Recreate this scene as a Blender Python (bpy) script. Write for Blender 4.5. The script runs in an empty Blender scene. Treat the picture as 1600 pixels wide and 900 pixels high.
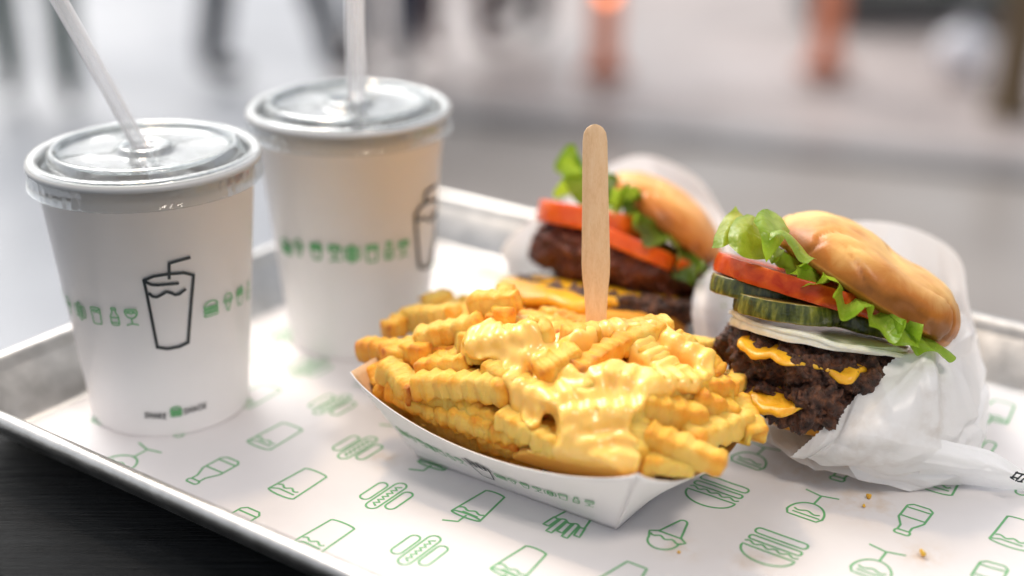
import bpy, math, random
import numpy as np
from mathutils import Vector, Matrix
random.seed(7)
RNG = np.random.default_rng(11)
SC = bpy.context.scene
COL = SC.collection
S = 0.01                       # all coordinates below are in centimetres
def A(*v): return np.array(v, float)
def nz(v): v = np.asarray(v, float); return v / (np.linalg.norm(v) + 1e-12)

# ------------------------------------------------------------ camera
FOC, CX, CY = 2070.0, 800.0, 450.0
PITCH = math.atan(846 / FOC); HC = 26.1
CAMP = A(0, 0, HC)
FW = A(0, math.cos(PITCH), -math.sin(PITCH)); UPV = A(0, math.sin(PITCH), math.cos(PITCH)); RT = A(1, 0, 0)
cam = bpy.data.cameras.new('camera'); camo = bpy.data.objects.new('camera', cam); COL.objects.link(camo)
camo.location = (0, 0, HC * S); camo.rotation_euler = (math.pi / 2 - PITCH, 0, 0)
cam.sensor_width = 36; cam.lens = 36 * FOC / 1600; cam.clip_start = 0.02; cam.clip_end = 200
cam.dof.use_dof = True; cam.dof.focus_distance = 0.488; cam.dof.aperture_fstop = 2.7; cam.dof.aperture_blades = 0
SC.camera = camo
# ------------------------------------------------------------ world, sun, lamps, exposure
SC.view_settings.view_transform = 'Standard'; SC.view_settings.look = 'None'
SC.view_settings.exposure = 0.56; SC.view_settings.gamma = 1.0
w = bpy.data.worlds.new('World'); SC.world = w; w.use_nodes = True
wn = w.node_tree.nodes; wl = w.node_tree.links; wn.clear()
sky = wn.new('ShaderNodeTexSky'); sky.sky_type = 'NISHITA'; sky.sun_disc = False
SUN_EL, SUN_AZ = math.radians(48), math.radians(-28)     # azimuth from +Y (away from camera), negative = left
sky.sun_elevation = SUN_EL; sky.sun_rotation = SUN_AZ
sky.air_density = 1.0; sky.dust_density = 4.0; sky.ozone_density = 1.0
hs = wn.new('ShaderNodeHueSaturation'); hs.inputs['Saturation'].default_value = 0.3
wb = wn.new('ShaderNodeBackground'); wb.inputs['Strength'].default_value = 0.15
wo = wn.new('ShaderNodeOutputWorld')
wl.new(sky.outputs[0], hs.inputs['Color']); wl.new(hs.outputs[0], wb.inputs['Color']); wl.new(wb.outputs[0], wo.inputs['Surface'])
sd = bpy.data.lights.new('sun', 'SUN'); sd.energy = 0.8; sd.angle = math.radians(26); sd.color = (1, 0.97, 0.94)
so = bpy.data.objects.new('sun', sd); COL.objects.link(so)
sdir = A(math.sin(SUN_AZ) * math.cos(SUN_EL), math.cos(SUN_AZ) * math.cos(SUN_EL), math.sin(SUN_EL))
so.rotation_euler = Vector(-sdir).to_track_quat('-Z', 'Y').to_euler()
def area(name, loc, to, size, power, color):
    l = bpy.data.lights.new(name, 'AREA'); l.energy = power; l.size = size; l.color = color; l.shape = 'DISK'
    o = bpy.data.objects.new(name, l); COL.objects.link(o)
    o.location = A(*loc) * S; o.rotation_euler = Vector(A(*to) - A(*loc)).to_track_quat('-Z', 'Y').to_euler()
    return o
area('warm_pendant_light', (-30, 78, 95), (4, 46, 2), 0.10, 2.3, (1.0, 0.72, 0.46))
area('warm_front_fill', (45, -25, 130), (4, 48, 4), 0.30, 7.0, (1.0, 0.88, 0.77))  # unseen fill lamp, added to brighten the sides facing the camera
SC.cycles.use_denoising = True
SC.cycles.max_bounces = 12; SC.cycles.transparent_max_bounces = 24; SC.cycles.caustics_refractive = False; SC.cycles.caustics_reflective = False
SC.cycles.sample_clamp_indirect = 4.0

# ------------------------------------------------------------ projection helpers (used to read real positions off the photograph)
def ray(px, py): return RT * ((px - CX) / FOC) + FW - UPV * ((py - CY) / FOC)
def P(px, py, d): return CAMP + ray(px, py) * d
def UZ(px, py, z=0.0):
    r = ray(px, py); return CAMP + r * ((z - HC) / r[2])
EU = A(.816, -.578, 0); EU = nz(EU); EV = A(-EU[1], EU[0], 0)
def TR(u, v, z=0.0): return EU * u + EV * v + A(0, 0, z)

# ------------------------------------------------------------ noise
def _h(ix, iy, iz, seed):
    n = (ix * 374761393 + iy * 668265263 + iz * 2147483647 + seed * 974634777) & 0xffffffff
    n = (n ^ (n >> 13)) * 1274126177 & 0xffffffff
    return ((n ^ (n >> 16)) & 0xffff) / 65535.0
def vnoise(p, seed=0):
    p = np.asarray(p, float); i = np.floor(p).astype(np.int64); f = p - i; f = f * f * (3 - 2 * f)
    r = 0
    for dx in (0, 1):
        wx = f[..., 0] if dx else 1 - f[..., 0]
        for dy in (0, 1):
            wy = f[..., 1] if dy else 1 - f[..., 1]
            for dz in (0, 1):
                wz = f[..., 2] if dz else 1 - f[..., 2]
                r = r + wx * wy * wz * _h(i[..., 0] + dx, i[..., 1] + dy, i[..., 2] + dz, seed)
    return r * 2 - 1
def fbm(p, scale=1.0, octv=3, seed=0, gain=.5):
    r = 0; a = 1
    for o in range(octv):
        r = r + a * vnoise(np.asarray(p) * scale * (2.03 ** o) + 17.3 * o, seed + o); a *= gain
    return r

def worley(p, scale, seed=0):
    p = np.asarray(p) * scale; i = np.floor(p).astype(np.int64); best = np.full(p.shape[:-1], 9.)
    for dx in (-1, 0, 1):
        for dy in (-1, 0, 1):
            for dz in (-1, 0, 1):
                c = i + np.array([dx, dy, dz]); f = np.stack([_h(c[..., 0], c[..., 1], c[..., 2], seed + k) for k in range(3)], -1)
                best = np.minimum(best, np.linalg.norm(c + f - p, axis=-1))
    return best

# ------------------------------------------------------------ mesh helpers
def mesh_obj(name, V, F, mat, parent=None, smooth=True, attrs=None, org=None):
    V = np.asarray(V, float)
    if org is None: org = A(0, 0, 0) if parent is None else A(*parent.get('_org', (0, 0, 0)))
    me = bpy.data.meshes.new(name)
    me.from_pydata(((V - org) * S).tolist(), [], [list(map(int, f)) for f in F])
    if smooth: me.polygons.foreach_set('use_smooth', [True] * len(me.polygons))
    for k, v in (attrs or {}).items():
        at = me.attributes.new(k, 'FLOAT', 'POINT'); at.data.foreach_set('value', np.asarray(v, float).ravel())
    me.update()
    if mat: me.materials.append(mat)
    o = bpy.data.objects.new(name, me); COL.objects.link(o)
    if parent is not None: o.parent = parent
    else: o.location = org * S
    o['_org'] = [float(x) for x in org]
    return o
def thing(name, label, cat, org, group=None):
    o = bpy.data.objects.new(name, None); COL.objects.link(o); o.location = A(*org) * S
    o.empty_display_size = .01
    o['label'] = label; o['category'] = cat; o['_org'] = [float(x) for x in org]
    if group: o['group'] = group
    return o
def tag(o, label, cat, group=None):
    o['label'] = label; o['category'] = cat
    if group: o['group'] = group
    return o
def grid(Pm, cu=False, cv=False):
    """faces of an n x m grid of points"""
    n, m = Pm.shape[:2]; F = []
    for i in range(n if cu else n - 1):
        for j in range(m if cv else m - 1):
            a = i * m + j; b = ((i + 1) % n) * m + j; c = ((i + 1) % n) * m + (j + 1) % m; d = i * m + (j + 1) % m
            F.append((a, b, c, d))
    return Pm.reshape(-1, 3), F
def lathe(profile, n=96, center=(0, 0, 0)):
    pr = np.array(profile, float); th = np.linspace(0, 2 * math.pi, n, endpoint=False)
    Pm = np.stack([np.outer(pr[:, 0], np.cos(th)), np.outer(pr[:, 0], np.sin(th)), np.outer(pr[:, 1], np.ones(n))], -1)
    return grid(Pm + A(*center), False, True)
def join(parts):
    V = []; F = []; k = 0
    for v, f in parts:
        V.append(v); F += [tuple(i + k for i in q) for q in f]; k += len(v)
    return np.concatenate(V), F
def box(c, ax, ay, az, sx, sy, sz):
    V = [c + ax * sx * i + ay * sy * j + az * sz * k for i in (-1, 1) for j in (-1, 1) for k in (-1, 1)]
    return np.array(V), [(0, 1, 3, 2), (4, 6, 7, 5), (0, 4, 5, 1), (2, 3, 7, 6), (0, 2, 6, 4), (1, 5, 7, 3)]
def tube(pts, r, n=16, cap=True):
    pts = np.array(pts, float); m = len(pts); r = np.broadcast_to(np.asarray(r, float), (m,))
    T = np.gradient(pts, axis=0); T /= np.linalg.norm(T, axis=1)[:, None]
    ref = A(0, 0, 1) if abs(T[0][2]) < .9 else A(1, 0, 0)
    Pm = []
    for i in range(m):
        a = nz(np.cross(T[i], ref)); b = np.cross(T[i], a); ref = -np.cross(T[i], a) * 0 + ref
        th = np.linspace(0, 2 * math.pi, n, endpoint=False)
        Pm.append(pts[i] + r[i] * (np.outer(np.cos(th), a) + np.outer(np.sin(th), b)))
    V, F = grid(np.array(Pm), False, True)
    if cap: F = F + [tuple(range(n))[::-1], tuple(range((m - 1) * n, m * n))]
    return V, F
def catmull(K, t):
    K = np.asarray(K, float); n = len(K); x = np.clip(t, 0, 1) * (n - 1); i = np.minimum(x.astype(int), n - 2); f = (x - i)[:, None]
    shp = (len(t),) + (1,) * (K.ndim - 1); f = (x - i).reshape(shp)
    g = lambda j: K[np.clip(j, 0, n - 1)]
    p0 = np.where((i == 0).reshape(shp), 2 * g(i) - g(i + 1), g(i - 1)); p1 = g(i); p2 = g(i + 1)
    p3 = np.where((i == n - 2).reshape(shp), 2 * g(i + 1) - g(i), g(i + 2))
    return .5 * ((2 * p1) + (p2 - p0) * f + (2 * p0 - 5 * p1 + 4 * p2 - p3) * f * f + (3 * p1 - p0 - 3 * p2 + p3) * f ** 3)
def patch(K, nu, nv):
    """dense surface through a grid of control points"""
    K = np.asarray(K, float)
    a = catmull(K, np.linspace(0, 1, nu)); b = catmull(a.transpose(1, 0, 2), np.linspace(0, 1, nv)); return b.transpose(1, 0, 2)
def gnormals(Pm):
    du = np.gradient(Pm, axis=0); dv = np.gradient(Pm, axis=1); n = np.cross(du, dv)
    return n / (np.linalg.norm(n, axis=-1, keepdims=True) + 1e-9)
def thick_grid(Pm, t):
    N = gnormals(Pm); n, m = Pm.shape[:2]
    V1, F1 = grid(Pm + N * t / 2); V2, F2 = grid(Pm - N * t / 2); k = n * m
    F = F1 + [tuple(i + k for i in q[::-1]) for q in F2]
    rim = [i * m for i in range(n)] + [(n - 1) * m + j for j in range(1, m)] + [i * m + m - 1 for i in range(n - 2, -1, -1)] + [j for j in range(m - 2, 0, -1)]
    for a, b in zip(rim, rim[1:] + rim[:1]): F.append((b, a, a + k, b + k))
    return np.concatenate([V1, V2]), F

# ------------------------------------------------------------ materials
class M:
    def __init__(s, name):
        s.m = bpy.data.materials.new(name); s.m.use_nodes = True; s.t = s.m.node_tree; s.n = s.t.nodes; s.l = s.t.links
        s.n.clear(); s.out = s.n.new('ShaderNodeOutputMaterial'); s.b = s.n.new('ShaderNodeBsdfPrincipled')
        s.l.new(s.b.outputs[0], s.out.inputs['Surface']); s._tc = None
    def node(s, kind, **kw):
        n = s.n.new(kind)
        for k, v in kw.items():
            if k in n.inputs: n.inputs[k].default_value = v
            else: setattr(n, k, v)
        return n
    def co(s, scale=(1, 1, 1), rot=(0, 0, 0)):
        tc = s.n.new('ShaderNodeTexCoord'); mp = s.n.new('ShaderNodeMapping')
        s.l.new(tc.outputs['Object'], mp.inputs[0]); mp.inputs['Scale'].default_value = [x * 100 for x in scale]; mp.inputs['Rotation'].default_value = rot
        return mp.outputs[0]
    def noise(s, scale, detail=4, rough=.55, vec=None, dist=0.0):
        n = s.n.new('ShaderNodeTexNoise'); n.inputs['Scale'].default_value = scale; n.inputs['Detail'].default_value = detail
        n.inputs['Roughness'].default_value = rough; n.inputs['Distortion'].default_value = dist
        s.l.new(vec if vec is not None else s.co(), n.inputs['Vector']); return n.outputs['Fac']
    def ramp(s, fac, stops):
        r = s.n.new('ShaderNodeValToRGB'); e = r.color_ramp.elements
        while len(e) < len(stops): e.new(.5)
        for k, (p, c) in zip(e, stops): k.position = p; k.color = (*c, 1) if len(c) == 3 else c
        s.l.new(fac, r.inputs[0]); return r.outputs[0]
    def mix(s, fac, a, b, mode='MIX'):
        x = s.n.new('ShaderNodeMix'); x.data_type = 'RGBA'; x.blend_type = mode
        for sock, v in ((x.inputs[0], fac), (x.inputs[6], a), (x.inputs[7], b)):
            if isinstance(v, bpy.types.NodeSocket): s.l.new(v, sock)
            else: sock.default_value = v if isinstance(v, (int, float)) else (*v, 1)
        return x.outputs[2]
    def math(s, op, a, b=0.0, clamp=False):
        x = s.n.new('ShaderNodeMath'); x.operation = op; x.use_clamp = clamp
        for sock, v in ((x.inputs[0], a), (x.inputs[1], b)):
            if isinstance(v, bpy.types.NodeSocket): s.l.new(v, sock)
            else: sock.default_value = v
        return x.outputs[0]
    def attr(s, name):
        a = s.n.new('ShaderNodeAttribute'); a.attribute_name = name; return a.outputs['Fac']
    def bump(s, h, dist=.02, strength=1.0):
        b = s.n.new('ShaderNodeBump'); b.inputs['Distance'].default_value = dist * S; b.inputs['Strength'].default_value = strength
        s.l.new(h, b.inputs['Height']); s.l.new(b.outputs[0], s.b.inputs['Normal']); return b.outputs[0]
    def set(s, **kw):
        for k, v in kw.items():
            k = k.replace('_', ' ')
            if isinstance(v, bpy.types.NodeSocket): s.l.new(v, s.b.inputs[k])
            else: s.b.inputs[k].default_value = (*v, 1) if (isinstance(v, tuple) and len(v) == 3 and k not in ('Subsurface Radius',)) else v
        return s
    def translucent(s, color, fac, normal=None):
        t = s.n.new('ShaderNodeBsdfTranslucent'); x = s.n.new('ShaderNodeMixShader'); x.inputs[0].default_value = fac
        if isinstance(color, bpy.types.NodeSocket): s.l.new(color, t.inputs[0])
        else: t.inputs[0].default_value = (*color, 1)
        if normal is not None: s.l.new(normal, t.inputs['Normal'])
        s.l.new(s.b.outputs[0], x.inputs[1]); s.l.new(t.outputs[0], x.inputs[2]); s.l.new(x.outputs[0], s.out.inputs['Surface'])

# fries
def m_fry():
    k = M('fried_potato'); br = k.attr('brown'); n1 = k.noise(1.6, 4); n2 = k.noise(9, 5, .65)
    oi = k.n.new('ShaderNodeObjectInfo').outputs['Random']
    f = k.math('ADD', br, k.math('MULTIPLY', k.math('SUBTRACT', n1, .5), .55))
    f = k.math('ADD', f, k.math('MULTIPLY', k.math('SUBTRACT', n2, .5), .35)); f = k.math('ADD', f, k.math('MULTIPLY', k.math('SUBTRACT', oi, .5), .25))
    c = k.ramp(f, [(.0, (.96, .62, .13)), (.24, (.95, .485, .050)), (.46, (.87, .37, .024)), (.72, (.60, .19, .014)), (1, (.28, .07, .008))])
    k.set(Base_Color=c, Roughness=k.ramp(k.noise(5, 3), [(.35, (.28,) * 3), (.7, (.52,) * 3)]), Subsurface_Weight=.55, Subsurface_Radius=(1, .5, .13), Subsurface_Scale=.0045, Specular_IOR_Level=.45)
    k.b.inputs['Coat Weight'].default_value = .08; k.b.inputs['Coat Roughness'].default_value = .25
    k.bump(k.math('ADD', k.noise(9, 6, .75), k.math('MULTIPLY', k.noise(30, 3, .6), .35)), .09, 1.0); return k.m
def m_sauce():
    k = M('melted_cheese_sauce'); c = k.ramp(k.noise(.8, 3), [(.3, (.96, .55, .105)), (.7, (.98, .62, .16))])
    k.set(Base_Color=c, Roughness=.32, Subsurface_Weight=.5, Subsurface_Radius=(1, .5, .15), Subsurface_Scale=.004, Specular_IOR_Level=.5)
    k.b.inputs['Coat Weight'].default_value = .3; k.b.inputs['Coat Roughness'].default_value = .18
    k.bump(k.noise(1.6, 2), .04, .2); return k.m
def m_cheese():
    k = M('melted_cheese_slice'); c = k.ramp(k.noise(3, 4), [(.3, (.74, .35, .012)), (.7, (.84, .46, .03))])
    k.set(Base_Color=c, Roughness=.27, Subsurface_Weight=.3, Subsurface_Radius=(1, .4, .08), Subsurface_Scale=.003)
    k.bump(k.noise(7, 4), .05, .5); return k.m
def m_patty():
    k = M('seared_beef'); n = k.noise(3.2, 6, .65); c = k.ramp(n, [(.32, (.012, .005, .003)), (.46, (.050, .017, .008)), (.58, (.13, .046, .02)), (.74, (.30, .12, .045))])
    k.set(Base_Color=c, Roughness=k.ramp(k.noise(6, 4), [(.35, (.22,) * 3), (.65, (.6,) * 3)]), Specular_IOR_Level=.6)
    k.bump(k.math('ADD', k.noise(8, 6, .75), k.noise(22, 3)), .09, .9); return k.m
def m_fried():
    k = M('fried_mushroom_crust'); n = k.noise(2.0, 5); c = k.ramp(n, [(.3, (.05, .010, .005)), (.55, (.13, .028, .010)), (.75, (.26, .07, .02))])
    k.set(Base_Color=c, Roughness=.38); k.bump(k.noise(5, 5, .7), .12, .9); return k.m
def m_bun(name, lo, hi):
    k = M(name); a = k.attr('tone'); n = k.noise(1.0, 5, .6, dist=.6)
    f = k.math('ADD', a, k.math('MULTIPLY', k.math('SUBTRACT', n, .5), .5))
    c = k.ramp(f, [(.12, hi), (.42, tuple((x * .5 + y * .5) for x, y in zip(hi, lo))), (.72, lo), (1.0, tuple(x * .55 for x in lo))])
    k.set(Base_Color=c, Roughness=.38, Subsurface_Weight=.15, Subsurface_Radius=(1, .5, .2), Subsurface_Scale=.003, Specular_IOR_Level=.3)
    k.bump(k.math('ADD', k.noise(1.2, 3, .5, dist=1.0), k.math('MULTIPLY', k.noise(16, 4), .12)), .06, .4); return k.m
def m_tomato():
    k = M('tomato_flesh'); c = k.ramp(k.noise(1.4, 4, dist=.5), [(.3, (.38, .028, .005)), (.55, (.52, .075, .009)), (.8, (.70, .17, .02))])
    k.set(Base_Color=c, Roughness=.25, Specular_IOR_Level=.25, Subsurface_Weight=.35, Subsurface_Radius=(1, .25, .08), Subsurface_Scale=.005)
    k.bump(k.noise(4, 4), .04, .5); return k.m
def m_tomato2():
    k = M('pale_tomato_flesh'); c = k.ramp(k.noise(1.2, 3), [(.3, (.62, .075, .008)), (.75, (.82, .17, .018))])
    k.set(Base_Color=c, Roughness=.18, Subsurface_Weight=.4, Subsurface_Radius=(1, .3, .08), Subsurface_Scale=.005)
    k.bump(k.noise(4, 4), .04, .5); return k.m
def m_pickle():
    k = M('pickle_rind'); a = k.attr('rind'); n = k.noise(2.2, 4, vec=k.co((1.6, 1.6, .25)))
    rind = k.ramp(n, [(.32, (.022, .030, .006)), (.5, (.07, .085, .012)), (.62, (.16, .17, .022)), (.75, (.30, .29, .05))])
    flesh = k.ramp(k.noise(2.5, 3), [(.3, (.30, .22, .055)), (.7, (.42, .31, .09))])
    k.set(Base_Color=k.mix(a, flesh, rind), Roughness=.2, Subsurface_Weight=.2, Subsurface_Radius=(.5, .6, .1), Subsurface_Scale=.003)
    k.bump(k.noise(6, 3), .05, .5); return k.m
def m_onion():
    k = M('raw_onion'); k.set(Base_Color=k.ramp(k.noise(2.5, 3), [(.3, (.80, .76, .56)), (.7, (.88, .86, .72))]), Roughness=.22, Subsurface_Weight=.5, Subsurface_Radius=(.8, .7, .4), Subsurface_Scale=.005)
    k.bump(k.noise(5, 3), .03, .4); return k.m
def m_lettuce(name, dark, lite):
    k = M(name); a = k.attr('edge'); n = k.noise(1.8, 5, .6)
    f = k.math('ADD', k.math('MULTIPLY', a, .55), k.math('MULTIPLY', n, .55)); c = k.ramp(f, [(.2, lite), (.5, tuple((x + y) / 2 for x, y in zip(lite, dark))), (.85, dark)])
    k.set(Base_Color=c, Roughness=.3, Specular_IOR_Level=.5)
    v = k.n.new('ShaderNodeTexVoronoi'); v.feature = 'DISTANCE_TO_EDGE'; v.inputs['Scale'].default_value = 2.4; k.l.new(k.co(), v.inputs[0])
    b = k.bump(k.math('ADD', k.ramp(v.outputs['Distance'], [(0, (0, 0, 0)), (.2, (1, 1, 1))]), k.noise(6, 3)), .04, .25)
    k.translucent(k.mix(.5, c, (.58, .74, .06)), .48, b); return k.m
def m_paper(name, col, tr=.0, stain=None, rough=.6):
    k = M(name); n = k.noise(.5, 4); c = k.ramp(n, [(.3, tuple(x * .97 for x in col)), (.7, col)])
    if stain:
        a = k.attr('grease'); s_ = k.math('MULTIPLY', a, k.ramp(k.noise(1.1, 5, .65), [(.42, (0, 0, 0)), (.72, (1, 1, 1))]))
        c = k.mix(s_, c, stain)
    k.set(Base_Color=c, Roughness=rough)
    b = k.bump(k.math('ADD', k.noise(1.1, 5, .6), k.math('MULTIPLY', k.noise(12, 3), .12)), .04, .2)
    if tr: k.translucent(tuple(min(1, x * 1.0) for x in col), tr, b)
    return k.m
def m_plain(name, col, rough=.5, **kw):
    k = M(name); n = k.noise(2, 3); k.set(Base_Color=k.ramp(n, [(.3, tuple(x * .9 for x in col)), (.7, tuple(min(1, x * 1.06) for x in col))]), Roughness=rough, **kw); return k.m
def m_clear():
    k = M('clear_plastic'); k.n.remove(k.b)
    tr = k.n.new('ShaderNodeBsdfTransparent'); tr.inputs[0].default_value = (.90, .915, .92, 1)
    gl = k.n.new('ShaderNodeBsdfGlossy'); gl.inputs['Roughness'].default_value = .06; gl.inputs[0].default_value = (1, 1, 1, 1)
    fr = k.n.new('ShaderNodeFresnel'); fr.inputs[0].default_value = 1.42
    b = k.n.new('ShaderNodeBump'); b.inputs['Distance'].default_value = .0008; b.inputs['Strength'].default_value = .35
    k.l.new(k.noise(1.4, 2, dist=.8), b.inputs['Height'])
    k.l.new(b.outputs[0], gl.inputs['Normal']); k.l.new(b.outputs[0], fr.inputs['Normal'])
    x = k.n.new('ShaderNodeMixShader'); k.l.new(k.math('MULTIPLY', fr.outputs[0], .34, True), x.inputs[0]); k.l.new(tr.outputs[0], x.inputs[1]); k.l.new(gl.outputs[0], x.inputs[2])
    gs = k.n.new('ShaderNodeBsdfGlass'); gs.inputs['Roughness'].default_value = .04; gs.inputs['IOR'].default_value = 1.45; gs.inputs[0].default_value = (.97, .98, .98, 1); k.l.new(b.outputs[0], gs.inputs['Normal'])
    y = k.n.new('ShaderNodeMixShader'); y.inputs[0].default_value = .20; k.l.new(x.outputs[0], y.inputs[1]); k.l.new(gs.outputs[0], y.inputs[2])
    k.l.new(y.outputs[0], k.out.inputs['Surface']); return k.m
def m_straw():
    k = M('frosted_straw_plastic'); k.set(Base_Color=(.90, .90, .90), Roughness=.22, Specular_IOR_Level=.6)
    t = k.n.new('ShaderNodeBsdfTransparent'); t.inputs[0].default_value = (.95, .95, .955, 1)
    tl = k.n.new('ShaderNodeBsdfTranslucent'); tl.inputs[0].default_value = (.92, .92, .92, 1)
    x = k.n.new('ShaderNodeMixShader'); x.inputs[0].default_value = .45; k.l.new(k.b.outputs[0], x.inputs[1]); k.l.new(tl.outputs[0], x.inputs[2])
    y = k.n.new('ShaderNodeMixShader'); lw = k.n.new('ShaderNodeLayerWeight'); lw.inputs[0].default_value = .35; k.l.new(k.math('SUBTRACT', .80, k.math('MULTIPLY', lw.outputs['Facing'], .55), True), y.inputs[0]); k.l.new(x.outputs[0], y.inputs[1]); k.l.new(t.outputs[0], y.inputs[2]); k.l.new(y.outputs[0], k.out.inputs['Surface']); return k.m
def m_steel():
    k = M('brushed_aluminium'); v = k.co((.15, 6, 6), (0, 0, math.atan2(EU[1], EU[0]) * -1))
    n = k.noise(1.2, 5, .6, vec=v); n2 = k.noise(.9, 5, .7)
    k.set(Base_Color=k.ramp(n2, [(.3, (.42, .41, .39)), (.7, (.62, .61, .59))]), Metallic=1.0, Roughness=k.ramp(k.math('ADD', k.math('MULTIPLY', n, .5), k.math('MULTIPLY', n2, .5)), [(.3, (.28,) * 3), (.7, (.50,) * 3)]))
    k.bump(k.math('ADD', n, k.noise(7, 4)), .02, .35); return k.m
def m_darkwood():
    k = M('black_stained_wood'); rot = (0, 0, math.atan2(EU[1], EU[0]) * -1 + .15)
    g = k.noise(1.0, 8, .72, vec=k.co((.12, 3.2, 3.2), rot)); g2 = k.noise(3.0, 6, .7, vec=k.co((.10, 2.6, 2.6), rot))
    k.set(Base_Color=k.ramp(g, [(.35, (.003, .004, .005)), (.65, (.010, .012, .014))]), Roughness=k.ramp(g2, [(.35, (.30,) * 3), (.65, (.65,) * 3)]), Specular_IOR_Level=.16)
    k.bump(k.math('ADD', g, g2), .14, 1.0); return k.m
def m_wood():
    k = M('pale_birch_wood'); v = k.co((2.4, 2.4, .10)); n = k.noise(2.2, 6, .6, vec=v); n2 = k.noise(9, 4, .6, vec=k.co((3, 3, .25)))
    k.set(Base_Color=k.ramp(k.math('ADD', k.math('MULTIPLY', n, .6), k.math('MULTIPLY', n2, .4)), [(.35, (.66, .42, .22)), (.5, (.73, .49, .28)), (.65, (.76, .54, .33))]), Roughness=.5)
    k.bump(n2, .015, .5); return k.m

MAT = dict(fry=m_fry(), sauce=m_sauce(), cheese=m_cheese(), patty=m_patty(), fried=m_fried(),
    bun=m_bun('toasted_potato_bun', (.44, .15, .02), (.80, .52, .18)), bun2=m_bun('orange_toasted_bun', (.55, .175, .025), (.80, .42, .13)),
    bunin=m_bun('bun_underside', (.66, .26, .02), (.82, .42, .06)),
    tomato=m_tomato(), tomato2=m_tomato2(), pickle=m_pickle(), onion=m_onion(),
    lettuce=m_lettuce('green_lettuce', (.17, .33, .015), (.55, .66, .14)), lettuce2=m_lettuce('dark_lettuce', (.06, .14, .008), (.34, .44, .06)),
    wrap=m_paper('waxed_wrapper_paper', (.95, .95, .95), .34, (.62, .57, .52), .36), liner=m_paper('tray_liner_paper', (.68, .66, .66), 0, (.58, .47, .37), .55),
    cup=m_paper('white_cup_board', (.88, .865, .86), 0, None, .38), board=m_paper('white_boat_board', (.84, .82, .81), .08, None, .5),
    kraft=m_plain('kraft_board', (.66, .44, .25), .55),
    clear=m_clear(), straw=m_straw(), steel=m_steel(), table=m_darkwood(), wood=m_wood(),
    green=m_plain('green_print_ink', (.12, .37, .15), .55), black=m_plain('black_print_ink', (.012, .018, .022), .5),
    drink=m_plain('pale_drink', (.26, .25, .24), .12), ice=m_plain('ice', (.58, .59, .60), .08))

# ------------------------------------------------------------ printed line drawings
def arc(cx, cy, rx, ry, a0, a1, n=14):
    t = np.radians(np.linspace(a0, a1, n)); return [(cx + rx * math.cos(x), cy + ry * math.sin(x)) for x in t]
def wave(x0, x1, y, amp, k, n=22): return [(x0 + (x1 - x0) * i / n, y + amp * math.sin(2 * math.pi * k * i / n)) for i in range(n + 1)]
def rr(x0, y0, x1, y1, r=.08):
    p = arc(x1 - r, y1 - r, r, r, 0, 90, 5) + arc(x0 + r, y1 - r, r, r, 90, 180, 5) + arc(x0 + r, y0 + r, r, r, 180, 270, 5) + arc(x1 - r, y0 + r, r, r, 270, 360, 5); return p + [p[0]]
def shk(straw=True):
    s = [[(-.30, .34), (-.20, -.5)], arc(0, -.49, .2, .05, 180, 360), [(.20, -.5), (.30, .34)], arc(0, .34, .30, .055, 0, 360, 26), [(-.18, .27), (.12, .26)], wave(-.24, .25, .17, .025, 2)]
    if straw: s += [[(.0, .34), (.0, .56), (.24, .66)]]
    return s
ICON = {
 'shake': shk(True),
 'glass': [[(-.30, .42), (-.26, -.45)], arc(0, -.45, .26, .05, 180, 360), [(.26, -.45), (.30, .42)], arc(0, .42, .30, .06, 0, 180, 12), [(-.2, .33), (.15, .32), (.3, .40)], wave(-.2, .25, .22, .03, 2)],
 'bottle': [[(-.10, .40), (-.10, .26), (-.22, .02), (-.22, -.42), (-.14, -.5), (.14, -.5), (.22, -.42), (.22, .02), (.10, .26), (.10, .40)], rr(-.13, .40, .13, .52, .05), [(-.22, -.05), (.22, -.05)], [(-.22, -.36), (.22, -.36)]],
 'hotdog': [rr(-.13, -.52, .13, .52, .13), rr(-.42, -.34, -.20, .34, .11), rr(.20, -.34, .42, .34, .11), [(.05 * (1 if i % 2 else -1), -.38 + .76 * i / 12) for i in range(13)]],
 'wine': [arc(0, .30, .32, .40, 180, 360, 20), [(-.32, .30), (-.26, .42), (.26, .42), (.32, .30)], wave(-.22, .22, .2, .03, 1.5), [(-.26, .31), (.2, .31)], [(0, -.10), (0, -.42)], [(-.28, -.50), (.02, -.42), (.3, -.48)]],
 'fries': [[(-.30, .1), (-.18, -.5), (.18, -.5), (.30, .1)], wave(-.30, .30, .08, .03, 2.5)] + [[(x - .05, .1), (x * 1.15 - .07, h), (x * 1.15 + .04, h), (x + .05, .1)] for x, h in ((-.26, .36), (-.13, .5), (0, .42), (.13, .52), (.26, .38))],
 'cone': [[(-.2, .0), (-.08, -.44)] + arc(0, -.42, .08, .08, 180, 360, 6) + [(.2, .0)], [(-.22, .02), (.22, .02)], [(-.22, .02), (-.34, .1), (-.26, .2)] + arc(0, .24, .26, .26, 175, 5, 14) + [(.34, .1), (.22, .02)], wave(-.28, .28, .16, .03, 2.5)],
 'burger': [[(-.42, .12)] + arc(0, .14, .42, .30, 175, 5, 16) + [(.42, .12), (-.42, .12)], wave(-.42, .42, .02, .03, 4), rr(-.42, -.18, .42, -.06, .05), rr(-.42, -.42, .42, -.26, .07)],
}
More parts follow.
